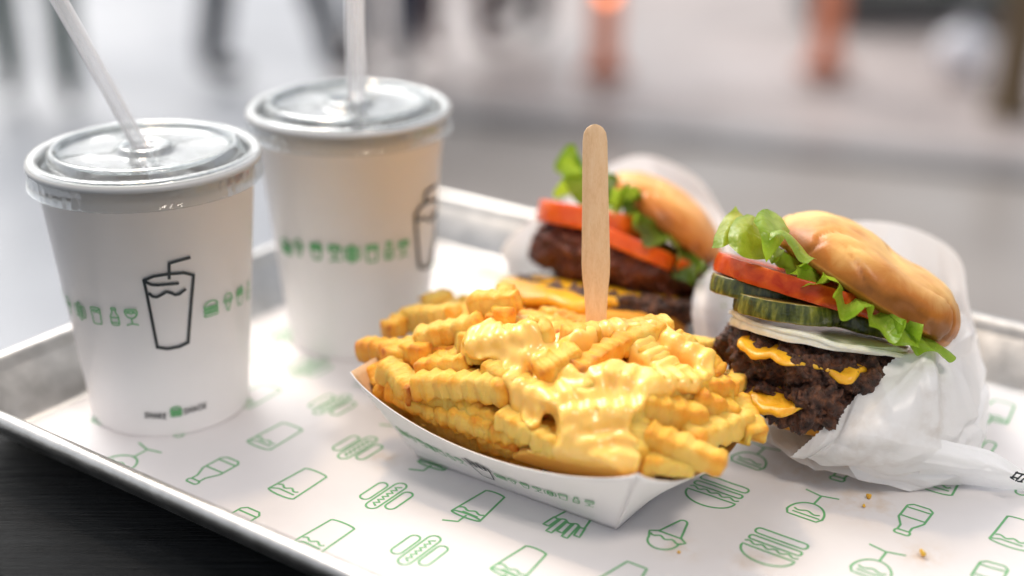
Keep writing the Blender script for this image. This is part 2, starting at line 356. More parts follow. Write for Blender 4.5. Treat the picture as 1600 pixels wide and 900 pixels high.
LET = {'S': [[(.9, .85), (.6, 1), (.3, 1), (.1, .8), (.3, .55), (.7, .45), (.9, .2), (.7, 0), (.3, 0), (.05, .15)]], 'H': [[(.1, 0), (.1, 1)], [(.9, 0), (.9, 1)], [(.1, .5), (.9, .5)]],
 'A': [[(.05, 0), (.5, 1), (.95, 0)], [(.25, .38), (.75, .38)]], 'K': [[(.1, 0), (.1, 1)], [(.9, 1), (.1, .45)], [(.35, .6), (.9, 0)]], 'E': [[(.9, 0), (.1, 0), (.1, 1), (.9, 1)], [(.1, .52), (.75, .52)]],
 'C': [[(.9, .8), (.6, 1), (.3, 1), (.1, .75), (.1, .25), (.3, 0), (.6, 0), (.9, .2)]], 'I': [[(.5, 0), (.5, 1)], [(.2, 0), (.8, 0)], [(.2, 1), (.8, 1)]], 'T': [[(.5, 0), (.5, 1)], [(.1, 1), (.9, 1)]]}
def resample(l, step):
    l = np.array(l, float); out = [l[0]]
    for a, b in zip(l[:-1], l[1:]):
        n = max(1, int(np.linalg.norm(b - a) / step)); out += [a + (b - a) * (i + 1) / n for i in range(n)]
    return np.array(out)
def stroke_mesh(lines, width, fmap, step):
    """2-D polylines -> flat ribbons laid on a surface through fmap(x, y) -> point"""
    parts = []
    for l in lines:
        q = resample(l, step); closed = np.linalg.norm(q[0] - q[-1]) < 1e-6 and len(q) > 3
        T = np.gradient(q, axis=0)
        if closed: T[0] = T[-1] = q[1] - q[-2]
        T /= (np.linalg.norm(T, axis=1)[:, None] + 1e-9); N = np.stack([-T[:, 1], T[:, 0]], 1) * width / 2
        if not closed: q[0] -= T[0] * width * .4; q[-1] += T[-1] * width * .4
        R = np.array([[fmap(*(a + b)), fmap(*(a - b))] for a, b in zip(q, N)]); parts.append(grid(R))
    return join(parts)
def icon_on(name, kind, fmap, mat, parent, width=.055, step=.06, size=1.0):
    V, F = stroke_mesh([[(x * size, y * size) for x, y in l] for l in (ICON[kind] if isinstance(kind, str) else kind)], width, fmap, step * size)
    return mesh_obj(name, V, F, mat, parent)

# ============================================================ STREET BEHIND (far out of focus)
GZ = -92.0
def struct(o): o['kind'] = 'structure'; return o
def m_ground(name, c0, c1, sc, r0, r1):
    k = M(name); n = k.noise(sc, 6, .6)
    k.set(Base_Color=k.ramp(n, [(.35, c0), (.65, c1)]), Roughness=k.ramp(k.noise(sc * .6, 4), [(.4, (r0,) * 3), (.6, (r1,) * 3)])); k.bump(k.noise(.6, 5), .4, .4); return k.m
def slab(name, pts, z0, z1, mat):
    n = len(pts); V = [(x, y, z1) for x, y in pts] + [(x, y, z0) for x, y in pts]
    F = [tuple(range(n)), tuple(range(2 * n - 1, n - 1, -1))] + [(i, i + n, (i + 1) % n + n, (i + 1) % n) for i in range(n)]
    return struct(mesh_obj(name, np.array(V, float), F, mat, smooth=False))
slab('road', [(-9000, 60), (9000, 60), (9000, 12000), (-9000, 12000)], GZ - 20, GZ - 6, m_ground('wet_asphalt', (.245, .215, .192), (.305, .27, .242), .02, .3, .6))
# near pavement (under the counter) and far pavement with kerb running away to the lower right
k1, k2 = UZ(640, 158, GZ), UZ(1640, 258, GZ); kd = nz(k2 - k1); kn = A(-kd[1], kd[0], 0)
def kp(a, b): q = k1 + kd * a + kn * b; return (q[0], q[1])
pave = m_ground('pale_wet_paving', (.30, .25, .232), (.46, .395, .37), .015, .35, .6)
slab('pavement', [kp(-2600, 22), kp(1800, 22), kp(1800, 3000), kp(-2600, 3000)], GZ - 12, GZ - 4, pave)
slab('kerb', [kp(-2600, 0), kp(1800, 0), kp(1800, 21.6), kp(-2600, 21.6)], GZ - 12.2, GZ - 3.6, m_ground('granite_kerb', (.18, .17, .168), (.23, .22, .215), .05, .3, .6))
slab('footpath', [(-420, -120), (-40, -120), (-60, 330), (-90, 900), (-900, 900)], GZ - 12, GZ - 3, m_ground('sky_tinted_paving', (.28, .292, .315), (.36, .375, .40), .02, .35, .6))  # sky reflected in the wet ground is put into this bluish base colour

def person(name, label, px, py, h, turn, pose, cols):
    """full standing figure, one continuous skinned body"""
    base = UZ(px, py, GZ); k = h / 170.
    J = {'hip': (0, 0, 92), 'waist': (0, 0, 106), 'chest': (0, 2, 130), 'neck': (0, 1, 146), 'head': (0, 2, 154), 'crown': (0, 2, 168)}
    e = [('hip', 'waist'), ('waist', 'chest'), ('chest', 'neck'), ('neck', 'head'), ('head', 'crown')]
    R = {'hip': 15, 'waist': 13, 'chest': 16, 'neck': 5.5, 'head': 9, 'crown': 6}
    for s, st in ((-1, pose), (1, -pose)):
        n = 'l' if s < 0 else 'r'
        J.update({n + 'th': (s * 9, 0, 88), n + 'kn': (s * 10, st * .5 + 2, 48), n + 'an': (s * 10, st, 9), n + 'he': (s * 10, st + 2, 4), n + 'to': (s * 11, st - 14, 3.5),
                  n + 'sh': (s * 18, 0, 139), n + 'el': (s * 24, 3, 112), n + 'wr': (s * 25, -6, 90), n + 'ha': (s * 25, -10, 82)})
        R.update({n + 'th': 9.5, n + 'kn': 6.5, n + 'an': 5.5, n + 'he': 4.2, n + 'to': 3.4, n + 'sh': 6.5, n + 'el': 4.6, n + 'wr': 3.2, n + 'ha': 3.6})
        e += [('hip', n + 'th'), (n + 'th', n + 'kn'), (n + 'kn', n + 'an'), (n + 'an', n + 'he'), (n + 'he', n + 'to'), ('chest', n + 'sh'), (n + 'sh', n + 'el'), (n + 'el', n + 'wr'), (n + 'wr', n + 'ha')]
    ks = list(J); me = bpy.data.meshes.new('person'); c, s_ = math.cos(turn), math.sin(turn)
    me.from_pydata([((J[a][0] * c - J[a][1] * s_) * k * S, (J[a][0] * s_ + J[a][1] * c) * k * S, J[a][2] * k * S) for a in ks], [(ks.index(a), ks.index(b)) for a, b in e], [])
    o = bpy.data.objects.new('person', me); COL.objects.link(o); o.location = base * S; o['_org'] = [float(x) for x in base]
    m = o.modifiers.new('skin', 'SKIN')
    for i, a in enumerate(ks): me.skin_vertices[0].data[i].radius = (R[a] * k * S, R[a] * k * S); me.skin_vertices[0].data[i].use_root = (i == 0)
    o.modifiers.new('sub', 'SUBSURF').levels = 2; o.modifiers[-1].render_levels = 2
    kk = M('clothing'); tc = kk.n.new('ShaderNodeTexCoord'); sp = kk.n.new('ShaderNodeSeparateXYZ'); kk.l.new(tc.outputs['Object'], sp.inputs[0])
    r = kk.n.new('ShaderNodeValToRGB'); r.color_ramp.interpolation = 'CONSTANT'; E_ = r.color_ramp.elements
    stops = [(0, cols[0]), (.045, cols[1]), (.55, cols[2]), (.86, (.5, .3, .22)), (.965, (.05, .03, .02))]
    while len(E_) < 5: E_.new(.5)
    for q, (p_, cc) in zip(E_, stops): q.position = p_; q.color = (*cc, 1)
    kk.l.new(kk.math('DIVIDE', sp.outputs[2], h * S), r.inputs[0]); kk.set(Base_Color=r.outputs[0], Roughness=.8); me.materials.append(kk.m)
    return tag(o, label, 'person', 'pedestrians in the street behind')
person('person', 'blurred pedestrian in dark green trousers at the far left', 66, 150, 172, .3, 10, ((.03, .04, .04), (.04, .07, .06), (.25, .27, .28)))
person('person', 'blurred pedestrian in charcoal trousers striding between the two straws', 430, 118, 178, 1.2, 20, ((.02, .02, .025), (.035, .04, .055), (.05, .05, .06)))
person('person', 'blurred pedestrian in navy trousers behind the right-hand straw', 602, 100, 175, -.2, 8, ((.02, .02, .03), (.03, .045, .075), (.05, .05, .08)))
person('person', 'blurred pedestrian in brown trousers and dark red shoes', 716, 74, 165, .5, 6, ((.10, .03, .03), (.10, .06, .06), (.2, .16, .15)))
person('person', 'blurred pedestrian in black trousers nearest the orange posts', 820, 40, 170, -.4, 8, ((.02, .02, .02), (.05, .05, .06), (.08, .08, .08)))
orange = m_plain('orange_plastic', (.88, .30, .16), .6)
def post(label, px, py, lamp):
    b = UZ(px, py, GZ); t = thing('delineator_post', label, 'traffic post', b, 'orange traffic posts')
    mesh_obj('base', *lathe([(0, 0), (10, 0), (10, 2), (8, 3.5), (6.5, 5), (0, 5)], 24, b), m_plain('dull_orange_rubber', (.45, .14, .07), .7), t)
    mesh_obj('tube', *lathe([(5.4, 5), (5.2, 95), (3, 99), (0, 100)], 24, b), orange, t)
    for z in (52, 72): mesh_obj('band', *lathe([(5.5, z), (5.5, z + 9)], 24, b), m_plain('reflective_band', (.85, .8, .75), .3), t)
    if lamp:
        k = M('amber_lamp_glow'); k.set(Base_Color=(1, .3, .1), Emission_Color=(1, .25, .07), Emission_Strength=3.0)
        c = b + A(0, -5.6, 33); th = np.linspace(0, math.pi, 9)
        mesh_obj('lamp', *lathe([(2.6 * math.sin(x), 2.6 * math.cos(x)) for x in th], 20, c), k.m, t)
post('blurred orange post with a glowing amber lamp behind the wooden knife', 944, 118, True)
post('blurred orange post without lamp right of the lamp-lit one', 1288, 112, False)
b = UZ(1502, 112, GZ); tb = thing('litter_bag', 'blurred small white bag standing on the pavement', 'bag', b)
pr = [(0, 0), (8.5, 0), (10, 3), (10.5, 9), (8.5, 14), (4, 16.5), (1.6, 17.5), (1.8, 19), (3.4, 21)]
V, F = lathe(pr, 32, b); V = V + (fbm(V, .25, 3, 5)[:, None] * 1.1) * A(1, 1, .4); mesh_obj('sack', V, F, m_plain('white_plastic_film', (.82, .82, .86), .35), tb)
mesh_obj('knot', *lathe([(1.9, 17.6), (2.3, 18.2), (1.9, 18.8)], 16, b), m_plain('tie', (.5, .5, .52), .5), tb)
b = UZ(1578, 165, GZ); tt = thing('street_tree', 'blurred brown tree trunk standing at the right of the pavement', 'tree', b)
mesh_obj('trunk', *tube([b + A(0, 0, -3), b + A(0, 0, 8), b + A(1, 0, 60), b + A(3, 2, 150), b + A(0, 4, 260)], [9, 7, 6, 5, 3.5], 14), m_plain('bark', (.16, .11, .06), .9), tt)
LV = []; LF = []
for i in range(900):
    c = b + A(0, 4, 300) + RNG.normal(0, 1, 3) * A(55, 55, 50); a, d = nz(RNG.normal(0, 1, 3)), nz(RNG.normal(0, 1, 3)); q = len(LV)
    LV += [c - a * 6, c + d * 3, c + a * 6, c - d * 3]; LF.append((q, q + 1, q + 2, q + 3))
mesh_obj('crown', np.array(LV), LF, m_plain('tree_leaf', (.05, .10, .03), .6), tt, smooth=False)
b = UZ(1425, 22, GZ); ph = thing('hedge', 'blurred low green planter shrub along the far pavement', 'plant', b); LV = []; LF = []
for i in range(700):
    c = b + A(0, 0, 24) + RNG.uniform(-1, 1, 3) * A(45, 16, 22); a, d = nz(RNG.normal(0, 1, 3)), nz(RNG.normal(0, 1, 3)); q = len(LV)
    LV += [c - a * 4, c + d * 2, c + a * 4, c - d * 2]; LF.append((q, q + 1, q + 2, q + 3))
mesh_obj('foliage', np.array(LV), LF, m_plain('shrub_leaf', (.05, .12, .04), .6), ph, smooth=False)
mesh_obj('planter', *box(b + A(0, 0, 6), A(1, 0, 0), A(0, 1, 0), A(0, 0, 1), 52, 18, 6), m_plain('planter_box', (.08, .08, .08), .7), ph, smooth=False)

# ============================================================ COUNTER, TRAY, LINER
TC = TR(-15, 20, -.25)
tabl = thing('counter', 'black stained wooden counter under the metal tray', 'counter', TR(-15, 20, GZ - 3))
PW = 9.0
for i in range(8):                                    # planks run along the counter
    v1 = 57.4 - i * (PW + .06); v0 = v1 - PW
    K = np.array([[TR(-47.6, v0, -.30), TR(-47.6, v1, -.30)], [TR(30, v0, -.30), TR(30, v1, -.30)]])
    c = (K[0, 0] + K[1, 1]) / 2 - A(0, 0, 1.7)
    mesh_obj('plank', *box(c, EU, EV, A(0, 0, 1), 38.8, PW / 2, 1.7), MAT['table'], tabl, smooth=False)
for u in (-42, 24):
    for v in (-8, 50): mesh_obj('leg', *box(TR(u, v, (GZ - 3.4 - 12) / 2 + 4.2), EU, EV, A(0, 0, 1), 2.5, 2.5, (-3.4 - GZ + 4) / 2), MAT['table'], tabl, smooth=False)

U0, U1, V0, V1, RH = -46.9, 1.2, 25.3, 56.9, 2.35
def rrect(inset, z, n=10, rad=2.2):
    pts = []; r = max(.3, rad - inset)
    for (cu, cv, a0) in ((U1 - inset - r, V1 - inset - r, 0), (U0 + inset + r, V1 - inset - r, 90), (U0 + inset + r, V0 + inset + r, 180), (U1 - inset - r, V0 + inset + r, 270)):
        for a in np.radians(np.linspace(a0, a0 + 90, n)): pts.append(TR(cu + r * math.cos(a), cv + r * math.sin(a), z))
    return pts
tray = thing('serving_tray', 'dull aluminium serving tray with a rolled rim, lined with printed paper', 'tray', TR(-23, 41, -.29))
prof = [(.34, RH - .30), (.22, RH - .52), (.02, RH - .50), (-.14, RH - .30), (-.16, RH - .08), (-.02, RH + .12), (.2, RH + .16), (.42, RH + .08), (.56, RH - .10), (.66, RH - .45), (1.55, .25), (1.72, .03), (2.0, -.06), (3.0, -.08)]
Pm = np.array([rrect(i, z) for i, z in prof]); V, F = grid(Pm, False, True); n = Pm.shape[1]; F.append(tuple(range((len(prof) - 1) * n, len(prof) * n)))
mesh_obj('pan', V, F, MAT['steel'], tray)
outer = [(.34, RH - .30), (.74, RH - .48), (1.62, .22), (1.85, -.10), (2.1, -.17), (3.0, -.18)]
Pm = np.array([rrect(i + .02, z) for i, z in outer]); V, F = grid(Pm, False, True); F.append(tuple(range((len(outer) - 1) * n, len(outer) * n))[::-1])
mesh_obj('outer_wall', V, F, MAT['steel'], tray)

# paper liner: one sheet, a little wavy
FOLD = [(RNG.uniform(-44, -2), RNG.uniform(27, 54), RNG.uniform(0, math.pi), RNG.uniform(2, 7), RNG.uniform(.5, 1.1)) for _ in range(26)]
def lz(x, y):
    p = np.stack([np.asarray(x, float), np.asarray(y, float), np.zeros_like(np.asarray(x, float))], -1)
    vv_ = p @ EV; uu_ = p @ EU; fo = 0
    for cu, cv, an, ln, wd in FOLD:
        d = (uu_ - cu) * math.cos(an) + (vv_ - cv) * math.sin(an); l = -(uu_ - cu) * math.sin(an) + (vv_ - cv) * math.cos(an); fo = fo + .05 * np.clip(1 - np.abs(d) / wd, 0, 1) * np.exp(-(l / ln) ** 2)
    return fo + .02 + .075 * (1 + fbm(p, .16, 2, 3)) * .6 + np.maximum(0, 27.25 - vv_) * 1.38
us = np.linspace(-44.75, -.6, 320); vs = np.linspace(26.45, 54.8, 200)
UU, VV = np.meshgrid(us, vs, indexing='ij'); jag = .05 * np.sin(UU * 3.1) + .04 * np.sin(UU * 7)
XY = UU[..., None] * EU + (VV)[..., None] * EV
XY[..., 2] = lz(XY[..., 0], XY[..., 1])
V, F = thick_grid(XY, .012)
gl_ = np.zeros(len(V))
for gx, gy, gr in ((1352, 785, 1.3), (1250, 740, 1.2), (1060, 860, .7), (1180, 880, .9), (600, 720, .6), (1440, 870, .8)): gl_ = np.maximum(gl_, np.exp(-(np.linalg.norm(V - UZ(gx, gy), axis=1) / gr) ** 2))
liner = tag(mesh_obj('paper_liner', V, F, MAT['liner'], org=TR(-23, 41, 0), attrs=dict(grease=gl_)), 'white paper tray liner printed with green food line drawings', 'paper')
seq = ['burger', 'wine', 'bottle', 'glass', 'hotdog', 'shake', 'fries', 'cone']
for ci in range(-2, 13):
    u = -38.8 + 3.34 * ci
    for si in range(-2, 22):
        v = 25.25 + 3.42 * si - .645 * (u + 38.8)
        if not (-43.6 < u < -1 and 27.6 < v < 53.6): continue
        kind = seq[si % 8]; sz = 2.15 if kind not in ('hotdog', 'burger') else (2.0 if kind == 'hotdog' else 2.35)
        o = (u, v)
        def fm(x, y, u=u, v=v):
            q = TR(u - x, v - y); q[2] = lz(q[0], q[1]) + .014; return q
        icon_on('printed_icon', kind, fm, MAT['green'], liner, .088, .05, sz)

# ============================================================ CUPS
def cup(base, label, group, tilt=0.0):
    t = thing('paper_cup', label, 'cup', base, group)
    H, r0, r1 = 11.05, 3.24, 4.27
    wall = [(0, .45), (r0 - .1, .45), (r0 - .06, 0), (r0, .0), (r0 + .03, .12), (r1, H - .25), (r1 + .10, H - .28)] + \
           [(r1 + .13 + .20 * math.cos(a), H - .12 + .17 * math.sin(a)) for a in np.radians(np.linspace(-110, 190, 14))] + [(r1 - .07, H - .4), (r0 - .05, .55), (0, .5)]
    mesh_obj('cup_body', *lathe(wall, 128, base), MAT['cup'], t)
    mesh_obj('drink', *lathe([(0, 9.3), (3.6, 9.3), (3.85, 9.34)], 64, base), MAT['drink'], t)
    for i_ in range(7):
        a_ = i_ * 2.4 + base[0]; r_ = .8 + 2.1 * ((i_ * .37) % 1); cc_ = base + A(r_ * math.cos(a_), r_ * math.sin(a_), 9.35); x_ = nz(A(math.cos(a_ * 2), math.sin(a_ * 2), .3)); y_ = nz(np.cross(A(0, 0, 1), x_)); z_ = np.cross(x_, y_)
        th_ = np.linspace(0, 2 * math.pi, 20, endpoint=False); ph_ = np.linspace(.05, math.pi - .05, 12); q_ = lambda v: np.sign(v) * np.abs(v) ** .5
        Pm_ = cc_ + .62 * (q_(np.outer(np.sin(ph_), np.cos(th_)))[..., None] * x_ + q_(np.outer(np.sin(ph_), np.sin(th_)))[..., None] * y_ + q_(np.outer(np.cos(ph_), np.ones(20)))[..., None] * z_)
        mesh_obj('ice_cube', *grid(Pm_, False, True), MAT['ice'], t)
    # clear lid: clamped skirt, gutter, raised ring, disc, hub with a slotted hole
    R = r1 + .24
    lp = [(R + .10, H - .95), (R + .02, H - .93), (R + .0, H - .45), (R + .06, H - .1), (R - .02, H + .12), (R - .2, H + .19), (R - .42, H + .10), (R - .5, H - .2), (R - .56, H - .38), (R - .64, H - .38),
          (R - .72, H - .1), (R - .80, H + .30), (R - .92, H + .42), (R - 1.06, H + .38), (R - 1.14, H + .18), (R - 1.3, H + .08), (2.2, H + .06), (1.35, H + .10), (1.15, H + .12), (1.05, H + .32), (.92, H + .40), (.78, H + .34), (.66, H + .2), (.42, H + .18)]
    lpa = np.array(lp); tn = np.gradient(lpa, axis=0); tn /= np.linalg.norm(tn, axis=1)[:, None]; inn = lpa - np.stack([tn[:, 1], -tn[:, 0]], 1) * -.035
    lpc = np.concatenate([lpa, inn[::-1], lpa[:1]]); V, F = lathe(lpc, 300, base)
    d = V - base; th = np.arctan2(d[:, 1], d[:, 0]); rad = np.hypot(d[:, 0], d[:, 1])
    rib = (rad > R - .06) & (d[:, 2] < H - .3); V[rib, :2] += (d[rib, :2] / rad[rib, None]) * (.014 * np.sin(th[rib] * 60))[:, None]
    for a, rr_ in ((.6, 2.4), (2.3, 2.45), (3.6, 2.3), (5.0, 2.4)):
        dd = np.hypot(d[:, 0] - rr_ * math.cos(a), d[:, 1] - rr_ * math.sin(a)); V[:, 2] += .22 * np.exp(-(dd / .42) ** 2) * (rad < 3.1)
    mesh_obj('lid', V, F, MAT['clear'], t)
    return t, H, r0, r1
def cone_hit(base, px, py, H, r0, r1):
    r = ray(px, py); o = CAMP - base; k = (r1 - r0) / H
    # (ox+rx t)^2+(oy+ry t)^2 = (r0 + k z)^2
    a = r[0] ** 2 + r[1] ** 2 - (k * r[2]) ** 2; z0 = r0 + k * o[2]
    b_ = 2 * (o[0] * r[0] + o[1] * r[1] - z0 * k * r[2]); c = o[0] ** 2 + o[1] ** 2 - z0 ** 2
    disc = max(0, b_ * b_ - 4 * a * c); t = (-b_ - math.sqrt(disc)) / (2 * a); q = o + r * t
    return math.atan2(q[1], q[0]), q[2]
def cone_pt(base, th, z, H, r0, r1, off=.05):
    rad = r0 + (r1 - r0) * z / H + off + .03 * (1 - z / H); return base + A(rad * math.cos(th), rad * math.sin(th), z)
def trace_on_cone(name, lines_px, width_px, base, dims, mat, parent):
    fm = lambda x, y: cone_pt(base, *cone_hit(base, x, y, *dims), *dims)
    V, F = stroke_mesh(lines_px, width_px, fm, 2.0); return mesh_obj(name, V, F, mat, parent)
def stamp_on_cone(kind, px, py, size, base, dims, mat, parent, width=.05, name='printed_icon'):
    th0, z0 = cone_hit(base, px, py, *dims); rad = dims[1] + (dims[2] - dims[1]) * z0 / dims[0]
    fm = lambda x, y: cone_pt(base, th0 + x / rad, z0 + y, *dims); return icon_on(name, kind, fm, mat, parent, width, .08, size)
def text_strokes(s, x0, y0, x1, y1, w, h):
    L = []; n = len(s)
    for i, ch in enumerate(s):
        bx = x0 + (x1 - x0) * i / n; by = y0 + (y1 - y0) * i / n
        for l in LET[ch]: L.append([(bx + w * a, by - h * c + (y1 - y0) / n * a) for a, c in l])
    return L
CB1 = UZ(269, 629); CB1[2] = .06
cup1, *dm = cup(CB1, 'white paper cup with a black drink drawing, nearer of the two with clear lid', 'lidded paper cups with straws')
c = lambda L: [(80 + x / 3, 380 + y / 3) for x, y in L]
trace_on_cone('printed_drawing', [c([(435, 172), (450, 240), (498, 485)]), c([(498, 485), (545, 492), (600, 482), (640, 462)]), c([(640, 462), (652, 300), (665, 150)]), c([(435, 172), (480, 153), (545, 143), (620, 137), (665, 148)]),
    c([(437, 176), (470, 192), (500, 194), (550, 190), (592, 186)]), c([(462, 235), (475, 247), (495, 250), (515, 240), (540, 225), (560, 230), (580, 240), (600, 235), (625, 215)]), c([(552, 162), (552, 92), (645, 66)])], 4.6, CB1, dm, MAT['black'], cup1)
for kd_, x, y in (('fries', 100, 463), ('cone', 110, 476), ('hotdog', 127, 485), ('glass', 152, 492), ('bottle', 180, 494), ('wine', 206, 494), ('burger', 329, 481), ('cone', 355, 471), ('fries', 373, 462), ('bottle', 386, 454)):
    stamp_on_cone(kd_, x, y, .74, CB1, dm, MAT['green'], cup1, .055)
trace_on_cone('printed_lettering', text_strokes('SHAKE', 227, 651, 262, 653, 5.4, 7.5) + text_strokes('SHACK', 287, 646, 323, 636, 5.4, 7.5), 1.7, CB1, dm, MAT['black'], cup1)
stamp_on_cone('burger', 275, 642, .48, CB1, dm, MAT['green'], cup1, .07)
CB2 = UZ(562, 520); CB2[2] = .06
cup2, *dm2 = cup(CB2, 'white paper cup further back behind the fries, its drawing turned to the right side', 'lidded paper cups with straws')
for kd_, x, y in (('burger', 449, 385), ('cone', 468, 387), ('fries', 495, 392), ('wine', 523, 394), ('hotdog', 550, 396), ('glass', 581, 395), ('bottle', 607, 391), ('wine', 629, 387)):
    stamp_on_cone(kd_, x, y, .80, CB2, dm2, MAT['green'], cup2, .085)
trace_on_cone('printed_drawing', [[(648, 335), (650, 370), (654, 418)], [(654, 418), (664, 419), (672, 412)], [(672, 412), (679, 370), (684, 312)], [(648, 335), (656, 322), (670, 314), (684, 312)], [(650, 345), (660, 340), (670, 345), (680, 332)], [(662, 318), (664, 300), (678, 290)]], 4.2, CB2, dm2, MAT['black'], cup2)
def straw(p0, p1, r, label):
    d = nz(p1 - p0); t0 = p0 - d * 7; pts = np.array([t0 + (p1 - t0) * i / 10 for i in range(11)])
    V1, F1 = tube(pts, r, 28, False); V2, F2 = tube(pts, r - .05, 28, False)
    k = len(V1); F = F1 + [tuple(i + k for i in q[::-1]) for q in F2]
    for e in (0, 10 * 28):
        for i in range(28): a, b_ = e + i, e + (i + 1) % 28; F.append((a, b_, b_ + k, a + k) if e else (b_, a, a + k, b_ + k))
    return tag(mesh_obj('drinking_straw', np.concatenate([V1, V2]), F, MAT['straw'], org=t0), label, 'straw', 'clear drinking straws')
straw(CB1 + A(-.25, -.05, 11.6), CB1 + A(-4.6, 1.2, 20.5), .31, 'translucent drinking straw leaning to the left in the nearer cup')
straw(CB2 + A(.35, 0, 11.6), CB2 + A(.95, -3.0, 21), .42, 'translucent drinking straw standing upright in the cup further back')

# ============================================================ PAPER BOAT
E1 = nz(A(.82, -.573, 0)); E2 = A(-E1[1], E1[0], 0); Z = A(0, 0, 1.)
FC = UZ(962, 828, .05); BL_, BW_ = 9.0, 5.4
B0 = FC - E1 * BL_ / 2 + E2 * BW_ / 2; B0[2] = .06
def boat_pt(side, s, t):
    """side 0 front, 1 right, 2 back, 3 left; s along 0..1, t up 0..1"""
    corners = [(-1, -1), (1, -1), (1, 1), (-1, 1)]; c0 = corners[side]; c1 = corners[(side + 1) % 4]
    fl, h = 1.8, 4.0
    a = c0[0] + (c1[0] - c0[0]) * s; b_ = c0[1] + (c1[1] - c0[1]) * s
    bump_ = (4 * s * (1 - s)) ** .8
    outw = [(0, -1), (1, 0), (0, 1), (-1, 0)][side]
    bo = (.5, .9, .35, .5)[side]; hd = (1.15, 1.25, .5, .3)[side]; hc = (4.0, 3.75, 3.6, 4.0); h = hc[side] * (1 - s) + hc[(side + 1) % 4] * s
    bx = a * BL_ / 2 + t * (a * fl + outw[0] * bo * bump_ * t); by = b_ * BW_ / 2 + t * (b_ * fl + outw[1] * bo * bump_ * t)
    # belly: the panel bottom edge bows out and up a little
    z = t * (h - hd * bump_)
    return B0 + E1 * bx + E2 * by + Z * z
boat = thing('paper_boat', 'white paper food boat printed with small drawings, heaped with cheese fries', 'food boat', B0)
names = ['front_panel', 'end_panel', 'rear_panel', 'end_panel']
for sd_ in range(4):
    Pm = np.array([[boat_pt(sd_, s, t) for t in np.linspace(0, 1, 14)] for s in np.linspace(0, 1, 40)])
    Pm = Pm + gnormals(Pm) * (fbm(Pm, .35, 2, 9 + sd_)[..., None] * .03 * np.sin(np.pi * np.linspace(0, 1, 14))[None, :, None])
    pn_ = mesh_obj(names[sd_], *thick_grid(Pm, .045), MAT['board'], boat)
    Pi = Pm - gnormals(Pm) * (-.035 if gnormals(Pm)[20, 7] @ (B0 - Pm[20, 7]) > 0 else .035)
    mesh_obj('inner_lining', *thick_grid(Pi, .01), MAT['kraft'], pn_)
q = [B0 + E1 * a * BL_ / 2 + E2 * b_ * BW_ / 2 for a, b_ in ((-1, -1), (1, -1), (1, 1), (-1, 1))]
mesh_obj('bottom_panel', *box(B0 + Z * .02, E1, E2, Z, BL_ / 2, BW_ / 2, .02), MAT['board'], boat, smooth=False)
def boat_map(s0, t0, k=1.0):
    def fm(x, y):
        s = s0 + x / 10.5; t = t0 + y / 4.2; p = boat_pt(0, s, t); d = boat_pt(0, s + .01, t) - p; e = boat_pt(0, s, t + .01) - p
        return p + nz(np.cross(d, e)) * .06
    return fm
for i, kd_ in enumerate(['burger', 'cone', 'fries', 'wine', 'hotdog', 'glass', 'bottle', 'wine']): icon_on('printed_icon', kd_, boat_map(.505 + i * .052, .42), MAT['green'], boat, .04, .08, .58)
for i, kd_ in enumerate(['wine', 'bottle', 'glass', 'hotdog', 'fries', 'cone', 'burger']): icon_on('printed_icon', kd_, boat_map(.33 - i * .045, .42), MAT['green'], boat, .04, .08, .55)
icon_on('printed_drawing', 'fries', boat_map(.42, .42), MAT['black'], boat, .06, .06, 1.6)

# ============================================================ FRIES
def bc(p): d = p - B0; return d @ E1, d @ E2      # boat coordinates
HL, HW = BL_ / 2 + 1.8, BW_ / 2 + 1.8
def mound(a, b):
    x = np.clip(np.abs(a / HL), 0, 1.15); y = np.clip(np.abs((b - .2) / HW), 0, 1.1)
    return 2.75 + 2.85 * np.sqrt(np.clip(1 - .86 * y ** 2, 0, 1)) * (1 - .40 * x ** 2) - .35 * x ** 4 - .5 * np.clip(-b / HW, 0, 1) ** 2
def fbulge(a, z): s_ = np.clip((a / (BL_ / 2 + 1.8 * z / 4) + 1) / 2, 0, 1); return .5 * (4 * s_ * (1 - s_)) ** .8 * np.clip(z / 3.2, 0, 1) ** 2
def on_mound(px, py, off=0.0, rad=.42, free=False):
    r = ray(px, py); lo = None
    for t in np.linspace(36, 66, 500):
        p = CAMP + r * t; a, b_ = bc(p)
        if p[2] < mound(a, b_) + off and (free or b_ > -(BW_ / 2 + 1.8 * min(1, p[2] / 4) + fbulge(a, p[2]) - rad)): return p
    return CAMP + r * 50
FRY = []
